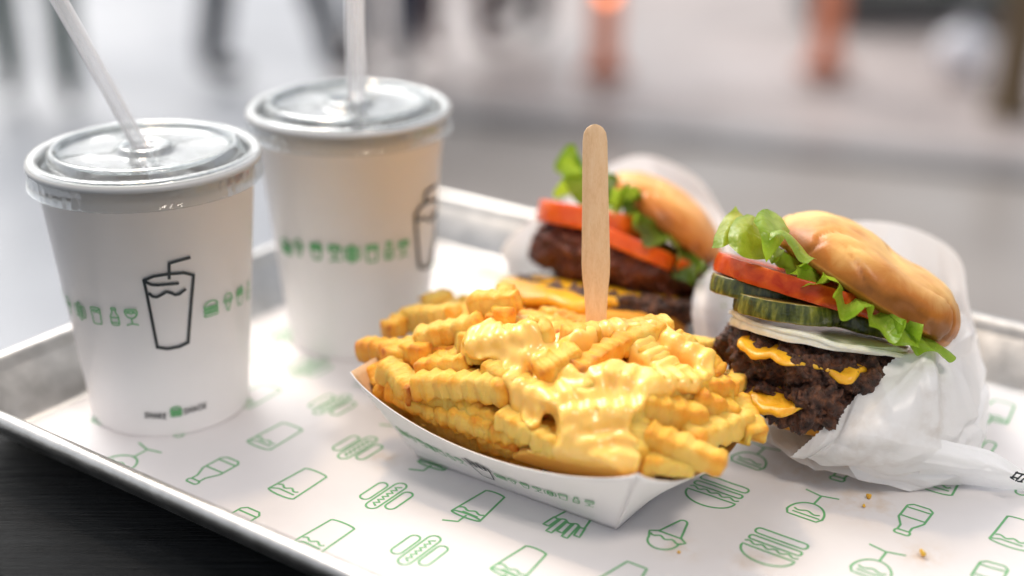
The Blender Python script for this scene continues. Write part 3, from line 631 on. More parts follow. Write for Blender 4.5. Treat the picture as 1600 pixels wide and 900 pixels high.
def fry(p0, p1, w=.50, h=.46, bend=0.0, bdir=None, seed=0, amp=.15, per=.60, label=None, dry=True, roll=0.0, brown=.0, taper=.0, build=True, free=False):
    L = np.linalg.norm(p1 - p0); n = max(16, int(L / .045)); s = np.linspace(0, 1, n); T = nz(p1 - p0)
    up = nz(Z - T * (T @ Z)) if abs(T @ Z) < .95 else nz(np.cross(T, RT)); 
    if bdir is None: bdir = up
    C = p0 + (p1 - p0) * s[:, None] + bdir * (bend * 4 * s * (1 - s))[:, None]
    sd2 = np.cross(T, up); N = up * math.cos(roll) + sd2 * math.sin(roll); B = np.cross(T, N)
    m = 28; th = np.linspace(0, 2 * math.pi, m, endpoint=False); e = .42
    ca = np.sign(np.cos(th)) * np.abs(np.cos(th)) ** e; sa = np.sign(np.sin(th)) * np.abs(np.sin(th)) ** e
    ph = random.random() * 6
    x = 2 * math.pi * s * L / per + ph + .9 * vnoise(np.stack([s * L * .5, s * 0 + seed, s * 0], -1)); cx_ = np.cos(x); wv = (1 - 2 * np.abs(((x / (2 * math.pi)) % 1) - .5) * 2) * .75 + .3 * cx_ * (1 + .45 * vnoise(np.stack([s * L * .8, s * 0 + seed, s * 0 + 4], -1))); wv2 = np.cos(x + .9)
    endt = np.clip(np.minimum(s, 1 - s) * L / .22, 0, 1); endf = .62 + .38 * np.sqrt(1 - (1 - endt) ** 2)
    tp = 1 - taper * s
    W = (w + amp * .6 * wv) * endf * tp; Hh = (h + amp * wv * .9) * endf * tp
    Pm = C[:, None, :] + W[:, None, None] * ca[None, :, None] * B + Hh[:, None, None] * sa[None, :, None] * N
    nn = gnormals(np.concatenate([Pm, Pm[:, :1]], 1))[:, :m]
    Pm = Pm + nn * (fbm(Pm, .8, 2, seed)[..., None] * .08 + fbm(Pm, 3.2, 3, seed + 3, .6)[..., None] * .035)
    FRY.append(dict(C=C, w=w * .95, h=h * .95, amp=amp, ph=ph, per=per, L=L, dry=dry, tp=tp, T=T, N=N, B=B))
    if not build: return
    if not free:                                       # fries rest against the board instead of passing through it
        q = Pm - B0; a_, b_, z_ = q @ E1, q @ E2, q[..., 2]; zc = np.clip(z_, .1, 4); near = z_ < 4.2
        lb = BW_ / 2 + 1.8 * zc / 4 + fbulge(a_, zc) - .08; ub = BW_ / 2 + 1.8 * zc / 4 - .1; la = BL_ / 2 + 1.8 * zc / 4 - .1
        rimz = 3.9 - 1.1 * (fbulge(a_, 3.2) / .5); nb = np.where((z_ < rimz + .1), np.clip(b_, -lb, ub), b_); na_ = np.where(z_ < (3.2 if True else 0), np.clip(a_, -la, la + .3), a_)
        vio = np.where(z_ < rimz + .1, np.maximum(-lb - b_, 0), 0).max(1); kk_ = min(8, n // 3)
        vm = np.array([vio[max(0, i - kk_):i + kk_ + 1].max() for i in range(n)]); vm = np.convolve(np.pad(vm, kk_, 'edge'), np.ones(2 * kk_ + 1) / (2 * kk_ + 1), 'valid')
        nb = np.where(z_ < rimz + .1, np.maximum(np.minimum(b_, ub) + vm[:, None], -lb), b_ + vm[:, None])
        Pm = B0 + na_[..., None] * E1 + nb[..., None] * E2 + np.maximum(z_, .08)[..., None] * Z
    V, F = grid(Pm, False, True)
    c0, c1 = Pm[0].mean(0) - T * .06, Pm[-1].mean(0) + T * .06; k = len(V); V = np.concatenate([V, [c0, c1]])
    for j in range(m): F.append((k, j, (j + 1) % m)); F.append((k + 1, (n - 1) * m + (j + 1) % m, (n - 1) * m + j))
    tip = np.clip(1 - np.minimum(s, 1 - s) * L / .55, 0, 1) ** 1.5
    edge = (np.abs(ca) * np.abs(sa))[None, :] ** 2
    bt = brown * 1.3 - .22 + .34 * tip[:, None] * (.6 + .6 * vnoise(A(seed, 1.5, 2.5))) + .55 * edge + .13 * np.clip(wv, -1, 1)[:, None] + .30 * fbm(Pm, .8, 2, seed + 9) + .12
    bt = np.concatenate([bt.ravel(), [brown + .15, brown + .15]])
    o = mesh_obj('crinkle_fry', V, F, MAT['fry'], attrs=dict(brown=bt), org=C[n // 2] - Z * h)
    tag(o, label or 'golden crinkle fry packed in the heap in the paper boat', 'french fry', 'crinkle fries heaped in the boat'); return o
def pf(x0, y0, x1, y1, o0=0., o1=0., free=False, **k): return fry(on_mound(x0, y0, o0), on_mound(x1, y1, o1, free=free), free=free, seed=int(x0 + y0), **k)
BIG = dict(w=.53, h=.50)
# uncovered fries, read off the photograph one by one
pf(652, 602, 800, 612, .5, .35, label='thick pale crinkle fry lying across the left middle of the heap', **BIG, bend=.12)
pf(644, 632, 856, 682, .45, .3, w=.34, h=.30, amp=.19, label='thin sharply zigzagged crinkle fry below the thick pale one', bend=-.35)
pf(568, 546, 668, 552, .35, .2, label='brown-tipped crinkle fry sticking out at the far left top', brown=.12)
pf(575, 575, 618, 640, .3, .2, label='crinkle fry leaning over the left corner of the boat', brown=.08)
pf(603, 572, 652, 618, .3, .2, label='stubby crinkle fry left of the thick pale one', w=.45)
pf(634, 500, 712, 494, .3, .3, label='crinkle fry end poking toward the rear cup', w=.42)
pf(650, 532, 752, 508, .4, .5, label='pale crinkle fry above the small white gap at the left')
pf(700, 462, 735, 540, .6, .35, label='golden crinkle fry standing at the left top of the heap')
pf(715, 470, 790, 500, .5, .5, label='golden crinkle fry along the left ridge of the heap', w=.42)
pf(790, 452, 772, 506, .9, .3, label='ribbed crinkle fry standing against the rear burger', w=.42, h=.36, amp=.12)
pf(650, 580, 735, 568, .25, .25, label='short crinkle fry between two pale fries at the left', w=.38)
pf(842, 590, 908, 550, .75, .8, label='bare blob-ended crinkle fry among the sauce in the middle', **BIG, brown=.12)
pf(900, 585, 1030, 515, .85, .95, label='bare crinkle fry slanting up through the sauce at the top', w=.46, h=.42, bend=.2, brown=.05)
pf(990, 632, 1100, 655, .75, .5, label='very pale crinkle fry in the right middle of the heap', **BIG)
pf(1085, 620, 1150, 650, .55, .4, label='knobbly crinkle fry right of the very pale one', w=.52, amp=.13)
pf(1008, 680, 1135, 728, .55, .5, label='long crinkle fry pointing over the front right corner of the boat', **BIG, brown=.12, taper=.25, free=True)
pf(1128, 622, 1172, 578, .5, .5, label='small curled crinkle fry touching the front burger', w=.38, h=.36, brown=.1)
pf(1075, 690, 1165, 655, .35, .4, label='crinkle fry across the right end of the boat', w=.5, brown=.08)
pf(1002, 724, 1082, 738, .25, .2, label='crinkle fry along the front rim near the right corner', w=.42)
pf(645, 655, 770, 705, .15, .1, label='crinkle fry tucked along the front rim at the left')
pf(700, 690, 850, 722, .1, .1, label='crinkle fry tucked along the front rim in the middle', w=.5)
pf(585, 600, 650, 665, .1, .05, label='browned crinkle fry pressed against the left rim', brown=.15)
pf(1150, 625, 1185, 685, .25, .1, label='browned crinkle fry inside the right rim', brown=.15, w=.42)
pf(1040, 540, 1150, 555, .2, .2, label='crinkle fry at the rear right under the sauce edge')
pf(668, 480, 745, 452, .55, .7, label='pale crinkle fry highest at the left rear of the heap', w=.44)
pf(735, 478, 812, 470, .75, .9, label='crinkle fry behind the sauce near the rear burger', w=.44)
pf(600, 520, 655, 492, .3, .5, label='crinkle fry jutting up at the far left rear', w=.42, brown=.06)
pf(640, 670, 720, 700, .25, .2, label='crinkle fry between the zigzagged one and the front rim', w=.46)
pf(745, 690, 840, 712, .3, .3, label='crinkle fry below the right end of the zigzagged one', w=.46)
# fries under the sauce
WETL = ['thick crinkle fry coated in sauce at the left of the poured area', 'coated crinkle fry end pointing up like a spike behind the sauce', 'coated crinkle fry along the top of the heap beside the wooden knife', 'coated crinkle fry at the top right of the sauce',
 'ribbed coated crinkle fry in the centre with its cut end facing left', 'stubby coated crinkle fry just right of the centre', 'coated crinkle fry lying level toward the front burger', 'crinkle fry under the stream of sauce right of the thick pale fry',
 'crinkle fry forming the top edge of the big front sauce fold', 'crinkle fry under the left of the big front sauce fold', 'crinkle fry under the right edge of the big front sauce fold', 'crinkle fry under the middle of the big front sauce fold',
 'crinkle fry under the sauce left of the big front fold', 'crinkle fry at the front rim under the sauce', 'coated crinkle fry at the rear left of the wooden knife', 'crinkle fry under the sauce above the big front fold', 'coated crinkle fry between the bare blob and the ribbed one', 'coated crinkle fry slanting down at the rear right']
for qi, a_ in enumerate(((728, 545, 862, 522, .7, .9, .52), (842, 500, 806, 548, 1.3, .5, .42), (880, 530, 1045, 512, .8, 1.0, .5), (1045, 530, 1125, 590, .9, .7, .52), (862, 632, 945, 592, .8, .8, .46), (955, 585, 1010, 612, .9, .7, .5),
           (1015, 602, 1145, 606, .85, .7, .46), (760, 575, 850, 625, .4, .4, .5), (880, 652, 1005, 645, .75, .75, .5), (880, 668, 960, 735, .55, .2, .5), (1000, 655, 985, 725, .6, .2, .5), (930, 650, 950, 720, .6, .2, .5),
           (780, 650, 880, 700, .25, .25, .45), (850, 690, 920, 740, .25, .0, .5), (750, 520, 840, 545, .5, .4, .5), (920, 620, 1000, 625, .5, .5, .5), (820, 560, 900, 590, .4, .4, .5), (990, 540, 1060, 600, .6, .5, .5))):
    fry(on_mound(a_[0], a_[1], a_[4]), on_mound(a_[2], a_[3], a_[5]), w=a_[6], h=a_[6] * .92, seed=int(a_[0]), dry=False, amp=.12, label=WETL[qi])
# the body of the heap
nf = 0
for layer, cnt in ((-.2, 24), (-.9, 24), (-1.8, 18)):
    for i in range(cnt):
        for tr_ in range(40):
            a = random.uniform(-1, 1) * (HL - 1.0 + layer * .3); b_ = random.uniform(-1, 1) * (HW - .9 + layer * .35); ang = random.gauss(0, .8); L = random.uniform(3.8, 6.0)
            a0, b0, a1, b1 = a - L / 2 * math.cos(ang), b_ - L / 2 * math.sin(ang), a + L / 2 * math.cos(ang), b_ + L / 2 * math.sin(ang)
            lim = 1 + .1 * layer
            if max(abs(a0), abs(a1)) < HL * lim - .85 and max(abs(b0), abs(b1)) < HW * lim - .75: break
        else: continue
        z0, z1 = mound(a0, b0) + layer - .25 + random.uniform(-.1, .15), mound(a1, b1) + layer - .25 + random.uniform(-.1, .15)
        fl = lambda a, b_, z: max(z, .6 + 2.1 * max(0, (abs(a) - BL_ / 2 + .55)) , .6 + 2.1 * max(0, (abs(b_) - BW_ / 2 + .55)))
        g = lambda a, b_, z: B0 + E1 * a + E2 * b_ + Z * fl(a, b_, z)
        fry(g(a0, b0, z0), g(a1, b1, z1), w=random.uniform(.40, .52), h=random.uniform(.38, .48), bend=random.uniform(-.1, .3), seed=nf * 7 + 100, roll=random.uniform(-.6, .6), amp=random.uniform(.09, .13), brown=random.uniform(-.05, .22), dry=(layer < -.5)); nf += 1

G_ = lambda a, b_, z: B0 + E1 * a + E2 * b_ + Z * z
hwz = lambda z: BW_ / 2 + 1.8 * z / 4
for i, (a0, a1, z0, z1) in enumerate([(-5.6, -2.6, 3.0, 2.3), (-4.4, -1.2, 2.1, 1.9), (-2.8, .4, 2.75, 2.2), (-1.4, 2.0, 1.9, 2.1), (.2, 3.4, 2.5, 2.6), (2.6, 5.3, 2.3, 2.9), (-5.4, -3.6, 2.3, 1.7), (-3.6, -.6, 2.9, 2.6)]):
    z0 += .95; z1 += 1.05
    fry(G_(a0, -hwz(z0) - fbulge(a0, z0) + 1.15, z0), G_(a1, -hwz(z1) - fbulge(a1, z1) + 1.15 + .25 * (i % 2), z1), w=.5, h=.48, seed=900 + i, amp=.11, brown=.02 + .03 * (i % 3), label=('leftmost', 'second', 'third', 'fourth', 'fifth', 'rightmost', 'lowest left-hand', 'slanting middle')[i] + ' crinkle fry resting against the inside of the front panel')
for i, (a0, a1, z0, z1) in enumerate([(-5.0, -2.4, 2.9, 2.45), (-3.0, .2, 2.5, 2.35), (-.4, 2.6, 2.35, 2.4), (1.8, 4.9, 2.5, 2.9), (-1.8, 1.2, 2.75, 2.7), (3.2, 5.4, 2.3, 2.6)]):
    z0 += .50; z1 += .50
    fry(G_(a0, -hwz(z0) - fbulge(a0, z0) + .66 + .2 * (i % 2), z0), G_(a1, -hwz(z1) - fbulge(a1, z1) + .62 + .15 * (i % 3), z1), w=.44, h=.42, seed=960 + i, amp=.14, brown=.03 * (i % 3), label=('first', 'second', 'third', 'fourth', 'fifth', 'last')[i] + ' from the left of the crinkle fries squeezed along the front rim of the boat')
for i, (b0, b1, z0, z1) in enumerate([(-3.2, .2, 4.2, 3.9), (-.8, 2.6, 4.0, 4.4), (-3.0, .6, 3.2, 3.0), (-.4, 2.6, 3.1, 3.3), (-2.4, 1.0, 2.3, 2.4)]):
    fry(G_(-5.55 + .12 * i, b0, z0), G_(-5.5 + .1 * i, b1, z1), w=.48, h=.46, seed=930 + i, amp=.11, brown=.1, label=('topmost crinkle fry across the left end of the boat', 'crinkle fry across the rear part of the left end of the boat', 'crinkle fry just under the topmost one at the left end', 'crinkle fry deep at the rear of the left end', 'lowest crinkle fry at the left end of the boat')[i])

# ============================================================ CHEESE SAUCE (one poured skin over the fries)
def surface_nets(f, org, h):
    s = f < 0; nx, ny, nz_ = f.shape; idx = -np.ones((nx - 1, ny - 1, nz_ - 1), int)
    acc = np.zeros((nx - 1, ny - 1, nz_ - 1, 3)); cnt = np.zeros((nx - 1, ny - 1, nz_ - 1))
    for ax in range(3):
        o1, o2 = [a for a in range(3) if a != ax]
        for d1 in (0, 1):
            for d2 in (0, 1):
                sl = [slice(0, n - 1) for n in f.shape]; sl[o1] = slice(d1, f.shape[o1] - 1 + d1); sl[o2] = slice(d2, f.shape[o2] - 1 + d2)
                sb = list(sl); sb[ax] = slice(1, f.shape[ax]); a = f[tuple(sl)]; b = f[tuple(sb)]
                c = (a < 0) != (b < 0); t = np.where(c, a / np.where(c, a - b, 1), 0)
                v = np.zeros(c.shape + (3,)); v[..., ax] = t; v[..., o1] = d1; v[..., o2] = d2
                acc += v * c[..., None]; cnt += c
    act = cnt > 0; ids = np.argwhere(act); idx[act] = np.arange(len(ids)); V = (ids + acc[act] / cnt[act][:, None]) * h + org
    F = []
    for ax in range(3):
        o1, o2 = (ax + 1) % 3, (ax + 2) % 3
        sl = [slice(1, n - 1) for n in f.shape]; sl[ax] = slice(0, f.shape[ax] - 1); sb = list(sl); sb[ax] = slice(1, f.shape[ax])
        a = s[tuple(sl)]; b = s[tuple(sb)]; e = np.argwhere(a != b); off = np.array([1, 1, 1]); off[ax] = 0; e = e + off
        def g(d1, d2):
            q = e.copy(); q[:, o1] -= d1; q[:, o2] -= d2; return idx[q[:, 0], q[:, 1], q[:, 2]]
        q = np.stack([g(1, 1), g(0, 1), g(0, 0), g(1, 0)], 1); inside = s[e[:, 0], e[:, 1], e[:, 2]]
        q[~inside] = q[~inside][:, ::-1]; q = q[(q >= 0).all(1)]; F.append(q)
    return V, np.concatenate(F)
hs_ = .085
ga = np.arange(-HL - .3, HL + .5, hs_); gb = np.arange(-HW - .5, HW + .3, hs_); gz = np.arange(2.2, 8.2, hs_)
GA, GB, GZ_ = np.meshgrid(ga, gb, gz, indexing='ij')
acc = np.zeros(GA.shape); ks = 8.0
mnd = GZ_ - (mound(GA, GB) - .25); acc += np.exp(-np.clip(mnd * 1.0, -1.5, 4) * ks)
for f_ in FRY:
    if f_['dry']: continue
    C = f_['C']; loc = np.stack([(C - B0) @ E1, (C - B0) @ E2, (C - B0)[:, 2]], 1); lo = loc.min(0) - 1.5; hi = loc.max(0) + 1.5
    ia = np.searchsorted(ga, [lo[0], hi[0]]); ib = np.searchsorted(gb, [lo[1], hi[1]]); ic = np.searchsorted(gz, [lo[2], hi[2]])
    sl = (slice(*ia), slice(*ib), slice(*ic)); Q = np.stack([GA[sl], GB[sl], GZ_[sl]], -1)
    if Q.size == 0: continue
    p0, p1 = loc[0], loc[-1]; ax_ = p1 - p0; LL = ax_ @ ax_; s = np.clip(((Q - p0) @ ax_) / LL, 0, 1)
    mid = loc[len(loc) // 2] - (p0 + p1) / 2; Cq = p0 + s[..., None] * ax_ + (4 * s * (1 - s))[..., None] * mid
    D = Q - Cq; fb = A(f_['B'] @ E1, f_['B'] @ E2, f_['B'][2]); fn = A(f_['N'] @ E1, f_['N'] @ E2, f_['N'][2]); ft = A(f_['T'] @ E1, f_['T'] @ E2, f_['T'][2])
    db = np.abs(D @ fb); dn = np.abs(D @ fn); dt = np.abs(D @ ft)
    cr = f_['amp'] * .6 * np.cos(2 * math.pi * s * f_['L'] / f_['per'] + f_['ph'])
    qx = db - (f_['w'] - .18 + cr * .4); qy = dn - (f_['h'] - .18 + cr); 
    d = np.sqrt(np.clip(qx, 0, None) ** 2 + np.clip(qy, 0, None) ** 2 + dt ** 2) + np.minimum(np.maximum(qx, qy), 0) - .18
    acc[sl] += np.exp(-np.clip(d, -1.0, 3) * ks)
sdf = -np.log(acc + 1e-12) / ks
# where the sauce was poured: soft blobs over the heap
blobs = [(740, 545, .7), (745, 520, .6), (890, 560, .6), (1000, 540, .8), (1045, 570, .8), (850, 600, .7), (800, 560, .7), (1110, 600, .5), (990, 620, .7), (900, 655, .8), (770, 535, .9), (820, 515, .9), (850, 560, .8), (800, 590, .7), (815, 625, .75), (830, 655, .55), (905, 530, .9), (965, 512, .9), (1020, 520, .9), (1065, 545, 1.0), (1105, 560, .8), (1090, 590, .6), (930, 575, .7), (880, 610, .9),
         (920, 635, .9), (965, 605, 1.0), (960, 650, 1.1), (915, 680, 1.1), (880, 715, 1.0), (935, 720, 1.0), (980, 700, .9), (825, 720, .7), (1035, 605, .8), (1085, 602, .7), (1130, 605, .5), (770, 505, .5), (840, 735, .6), (970, 735, .8), (1000, 570, .8), (985, 745, .4), (900, 745, .6)]
Wp = (B0 * A(1, 1, 0)) + GA[..., None] * E1 + GB[..., None] * E2 + GZ_[..., None] * Z; T_ = np.zeros(GA.shape)
for x, y, r in blobs:
    q = Wp - CAMP; d_ = nz(ray(x, y)); tl = q @ d_; T_ += np.exp(-((q ** 2).sum(-1) - tl ** 2) / (r * .68) ** 2)
T_ = T_ + .30 * fbm(Wp, .9, 2, 40)
thick = np.clip((T_ - .52) * 1.1, -1.6, .17) - 4.0 * (T_ < .12) + .05 * fbm(Wp, .7, 2, 50)
val = sdf - thick
# keep only a skin, cut away far below the surface and outside the rim
val = np.maximum(val, (mound(GA, GB) - 1.8) - GZ_)
zz_ = np.clip((GZ_ - .06) / 4, 0, 1.0)
val = np.maximum(val, np.maximum(np.abs(GA) - (BL_ / 2 + 1.8 * zz_ - .1), np.abs(GB) - (BW_ / 2 + 1.8 * zz_ + fbulge(GA, GZ_ - .06) - .06)))
val[0] = val[-1] = 1; val[:, 0] = val[:, -1] = 1; val[:, :, 0] = val[:, :, -1] = 1
V, F = surface_nets(val, A(ga[0], gb[0], gz[0]), hs_)
# relax
adj = np.concatenate([F[:, [0, 1]], F[:, [1, 2]], F[:, [2, 3]], F[:, [3, 0]]])
for it in range(3):
    sm = np.zeros_like(V); ct = np.zeros(len(V)); np.add.at(sm, adj[:, 0], V[adj[:, 1]]); np.add.at(ct, adj[:, 0], 1); np.add.at(sm, adj[:, 1], V[adj[:, 0]]); np.add.at(ct, adj[:, 1], 1)
    V = V * .5 + .5 * sm / np.maximum(ct, 1)[:, None]
V = B0 + V[:, :1] * E1 + V[:, 1:2] * E2 + V[:, 2:] * Z - A(0, 0, B0[2])
tag(mesh_obj('cheese_sauce', V, F.tolist(), MAT['sauce'], org=B0 + Z * 3), 'glossy melted yellow cheese sauce poured over the middle of the fries', 'sauce')

# ============================================================ WOODEN KNIFE
kb = P(932, 560, 50.6); kt = P(929.5, 194, 49.2)
ax_ = nz(kt - kb); Lk = np.linalg.norm(kt - kb); sc_ = 50 / FOC
prof_ = [(.0, 15.5), (.13, 16), (.20, 16.6), (.30, 19), (.36, 21.5), (.42, 22.3), (.52, 21.5), (.66, 20.5), (.80, 19.8), (.93, 19.0), (.965, 17.0), (.985, 12.5), (.996, 6.5), (1.0, 1.0)]
xs = np.array([p[0] for p in prof_]); ws = np.array([p[1] for p in prof_]) * sc_; tt_ = np.concatenate([np.linspace(0, .93, 60), np.linspace(.935, 1, 26)]); wd = np.interp(tt_, xs, ws)
yv = nz(FW - ax_ * (FW @ ax_)); xv = np.cross(ax_, yv); xv = xv if xv[0] > 0 else -xv
sec = [(-1, -.6), (-.93, -1), (0, -1), (.93, -1), (1, -.6), (1, .6), (.93, 1), (0, 1), (-.93, 1), (-1, .6)]
Pm = np.array([[kb + ax_ * (t * Lk) + xv * (w_ * a) + yv * (.075 * b_) for a, b_ in sec] for t, w_ in zip(tt_, wd)]); V, F = grid(Pm, False, True); F += [tuple(range(10))[::-1], tuple(range(len(V) - 10, len(V)))]
tag(mesh_obj('wooden_knife', V, F, MAT['wood'], org=kb), 'pale wooden knife standing upright in the cheese fries', 'cutlery')

# ============================================================ BURGERS
class Lay:
    def __init__(s, pl, pr, d, lean=.22, dr=0.0):
        a, b_ = P(*pl, d - dr), P(*pr, d + dr); s.o = (a + b_) / 2; s.R = np.linalg.norm(b_ - a) / 2; s.X = nz(b_ - a)
        u = nz(np.cross(s.X, FW)); u = u if u @ UPV > 0 else -u; v = nz(np.cross(u, s.X)); v = v if v @ FW > 0 else -v
        s.U = nz(u * math.cos(lean) - v * math.sin(lean)); s.Y = nz(v * math.cos(lean) + u * math.sin(lean))
    def pt(s, x, y, z): return s.o + s.X * x + s.Y * y + s.U * z
def disc(L, t, mat, parent, name, ry=1.0, wob=.04, seed=0, rough=0.0, rs=1.2, na=128, nr=10, prof='slab', attrs=False, label=None, arcs=None, sag=None, droop=0.0, fine=0.0):
    """a slice: upper face, rounded edge, lower face, displaced"""
    th = np.linspace(0, 2 * math.pi, na, endpoint=False); rows = []
    rim = [(1 - .5 * t * (1 - math.cos(a)) / L.R, math.sin(a) * t / 2) for a in np.radians(np.linspace(90, -90, 11))] if prof == 'round' else \
          [(1 - .06 * t / L.R, t / 2), (1 - .01, t / 2 * .9), (1, t / 2 * .55), (1, 0), (1, -t / 2 * .55), (1 - .01, -t / 2 * .9), (1 - .06 * t / L.R, -t / 2)]
    if prof == 'round': rim = [(1 - (.5 * t) * (1 - math.cos(a)) / L.R, math.sin(a) * t / 2) for a in np.radians(np.linspace(90, -90, 44 if 'patty' in name else 15))]
    r0_ = rim[0][0]; pr_ = [(r0_ * q, t / 2) for q in np.linspace(0.02, .97, nr)] + rim + [(r0_ * q, -t / 2) for q in np.linspace(.97, .02, nr)]
    pr_ = np.array(pr_); rad = 1 + wob * fbm(np.stack([np.cos(th) * 1.7, np.sin(th) * 1.7, th * 0 + seed], -1), 1, 3, seed)
    X = L.R * pr_[:, :1] * rad * np.cos(th); Y = L.R * ry * pr_[:, :1] * rad * np.sin(th); Zz = np.repeat(pr_[:, 1:], na, 1)
    if droop: Zz = Zz - droop * (np.hypot(X, Y) / L.R) ** 3 * (1 + .8 * fbm(np.stack([np.cos(th), np.sin(th), th * 0], -1), 2.2, 2, seed + 5))
    Pm = L.o + X[..., None] * L.X + Y[..., None] * L.Y + Zz[..., None] * L.U
    if rough or fine:
        clump = 0
        if 'patty' in name: clump = (.55 - worley(Pm, 1.5, seed)) * .38 + (.55 - worley(Pm, 3.6, seed + 5)) * .22
        nn = gnormals(np.concatenate([Pm, Pm[:, :1]], 1))[:, :na]
        sgn = 1 if nn[nr + 5, 0] @ (Pm[nr + 5, 0] - L.o) > 0 else -1
        f1 = fbm(Pm, rs, 3, seed + 2); f2 = 1 - 2 * np.abs(fbm(Pm, rs * 2.3, 3, seed + 8)); Pm = Pm + nn * sgn * ((f1 * rough + f2 * rough * .45) + fine * fbm(Pm, rs * 6, 3, seed + 4) + clump)[..., None]
    V, F = grid(Pm, False, True); at = None
    if attrs == 'rind': e = (pr_[:, 0] > r0_ * 1.0005) * 1.0; at = dict(rind=np.repeat(e, na))
    if attrs == 'tone': at = dict(tone=np.repeat(np.clip((pr_[:, 0] - .5) * 1.2, 0, .8), na))
    o = mesh_obj(name, V, F, mat, parent, attrs=at)
    if label: o['label'] = label
    return o
def bun_top(L, prof_, mat, parent, name, seed, ry=1.0, under=.35, shift=0.0):
    """dome whose height along the cut follows the photo's outline"""
    n, m = 110, 72; xs_ = np.array([p[0] for p in prof_]); hs2 = np.array([p[1] for p in prof_])
    s = (1 - np.cos(np.linspace(0, math.pi, n))) / 2; H = np.interp(s, xs_, hs2); k = np.ones(9) / 9; H = np.convolve(np.pad(H, 4, 'edge'), k, 'valid')
    wdt = L.R * ry * np.sqrt(np.clip(1 - (2 * s - 1) ** 2, 0.0, 1)) ** .85; ph = np.linspace(0, 2 * math.pi, m, endpoint=False)
    Pm = np.zeros((n, m, 3)); tone = np.zeros((n, m))
    for i in range(n):
        up_ = np.sin(ph) > 0; cy = np.sign(np.cos(ph)) * np.abs(np.cos(ph)) ** .75; cz = np.where(up_, np.abs(np.sin(ph)) ** .8 * H[i], -np.abs(np.sin(ph)) ** .7 * under * min(1, wdt[i]))
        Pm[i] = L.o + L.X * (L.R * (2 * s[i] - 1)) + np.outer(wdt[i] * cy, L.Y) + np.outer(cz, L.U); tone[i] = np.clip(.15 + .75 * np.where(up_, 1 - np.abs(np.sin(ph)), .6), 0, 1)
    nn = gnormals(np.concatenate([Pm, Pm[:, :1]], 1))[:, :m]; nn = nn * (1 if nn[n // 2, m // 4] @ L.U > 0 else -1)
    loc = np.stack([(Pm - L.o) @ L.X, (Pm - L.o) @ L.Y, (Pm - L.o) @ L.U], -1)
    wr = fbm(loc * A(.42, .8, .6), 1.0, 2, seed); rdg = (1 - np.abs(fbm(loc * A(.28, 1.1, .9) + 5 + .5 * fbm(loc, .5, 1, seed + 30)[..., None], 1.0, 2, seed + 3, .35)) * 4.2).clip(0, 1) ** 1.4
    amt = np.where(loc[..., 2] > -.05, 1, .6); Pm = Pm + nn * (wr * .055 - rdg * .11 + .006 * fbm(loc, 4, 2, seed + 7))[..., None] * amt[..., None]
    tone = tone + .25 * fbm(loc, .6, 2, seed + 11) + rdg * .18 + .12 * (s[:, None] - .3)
    V, F = grid(Pm, False, True); F += [tuple(range(m))[::-1], tuple(range((n - 1) * m, n * m))]
    return mesh_obj(name, V, F, mat, parent, attrs=dict(tone=tone))
def ruffle(L, a0, a1, r_in, r_out, amp, freq, seed, mat, parent, name, z0=0.0, drop=0.0, n=520, m=22, amp2=.5, rk=None):
    th = np.radians(np.linspace(a0, a1, n)); t = np.linspace(0, 1, m); N3 = np.stack([th * 2.2, th * 0 + seed, th * 0], -1)
    fr = freq * (th + .25 * fbm(N3, 1.2, 2, seed)); A_ = amp * (1 + .5 * fbm(N3, 2.1, 2, seed + 1)); ro = r_out * (1 + .10 * fbm(N3, 1.3, 2, seed + 2)); ro = ro if rk is None else ro * rk(th)
    Pm = np.zeros((n, m, 3)); e = np.zeros((n, m))
    for j, tt2 in enumerate(t):
        rad = r_in + (ro - r_in) * tt2 + amp2 * A_ * tt2 ** 2 * np.cos(2 * fr + 1); ang = th + (A_ * .75 * tt2 ** 2 * np.cos(fr)) / max(.5, r_out) * 1.0
        zz = z0 + A_ * tt2 ** 1.7 * np.sin(fr) + A_ * .35 * tt2 ** 3 * np.sin(2.7 * fr + seed) - drop * tt2 ** 2
        Pm[:, j] = L.o + np.outer(rad * np.cos(ang), L.X) + np.outer(rad * np.sin(ang), L.Y) + np.outer(zz, L.U); e[:, j] = tt2
    Pm = Pm + gnormals(Pm) * (.03 * fbm(Pm, 2.5, 2, seed + 6))[..., None]
    V, F = grid(Pm); return mesh_obj(name, V, F, mat, parent, attrs=dict(edge=e.ravel()))

# ---- front burger (right)
o1 = UZ(1275, 690, .2)
bg = thing('burger', 'double cheeseburger with pickles, onion and tomato in the wrapper nearest the camera', 'burger', o1, 'burgers in paper wrappers')
D1 = 51.9
L = Lay((1212, 356), (1482, 524), D1 + .2, .22)
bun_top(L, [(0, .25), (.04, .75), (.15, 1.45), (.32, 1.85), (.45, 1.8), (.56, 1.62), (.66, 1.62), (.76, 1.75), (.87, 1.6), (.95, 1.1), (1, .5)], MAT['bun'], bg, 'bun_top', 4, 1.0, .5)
ruffle(Lay((1186, 372), (1470, 530), D1 - .4, .22), 178, 328, .3, 4.42, .33, 19, 3, MAT['lettuce'], bg, 'lettuce', z0=.05, drop=.15, m=34)
def leaf(K, seed, mat, parent, amp=.06, sub=48):
    K = np.array([[P(c[0], c[1], D1 + c[2]) for c in r] for r in K]); Pm = patch(K, sub, sub); e = np.zeros(Pm.shape[:2])
    u = np.linspace(0, 1, sub); e[:] = np.maximum(np.abs(u[:, None] - .5) * 1.6, 1 - u[None, :])
    Pm = Pm + gnormals(Pm) * (amp * fbm(Pm, 1.4, 3, seed))[..., None]
    V, F = grid(Pm); return mesh_obj('lettuce_leaf', V, F, mat, parent, attrs=dict(edge=e.ravel()))
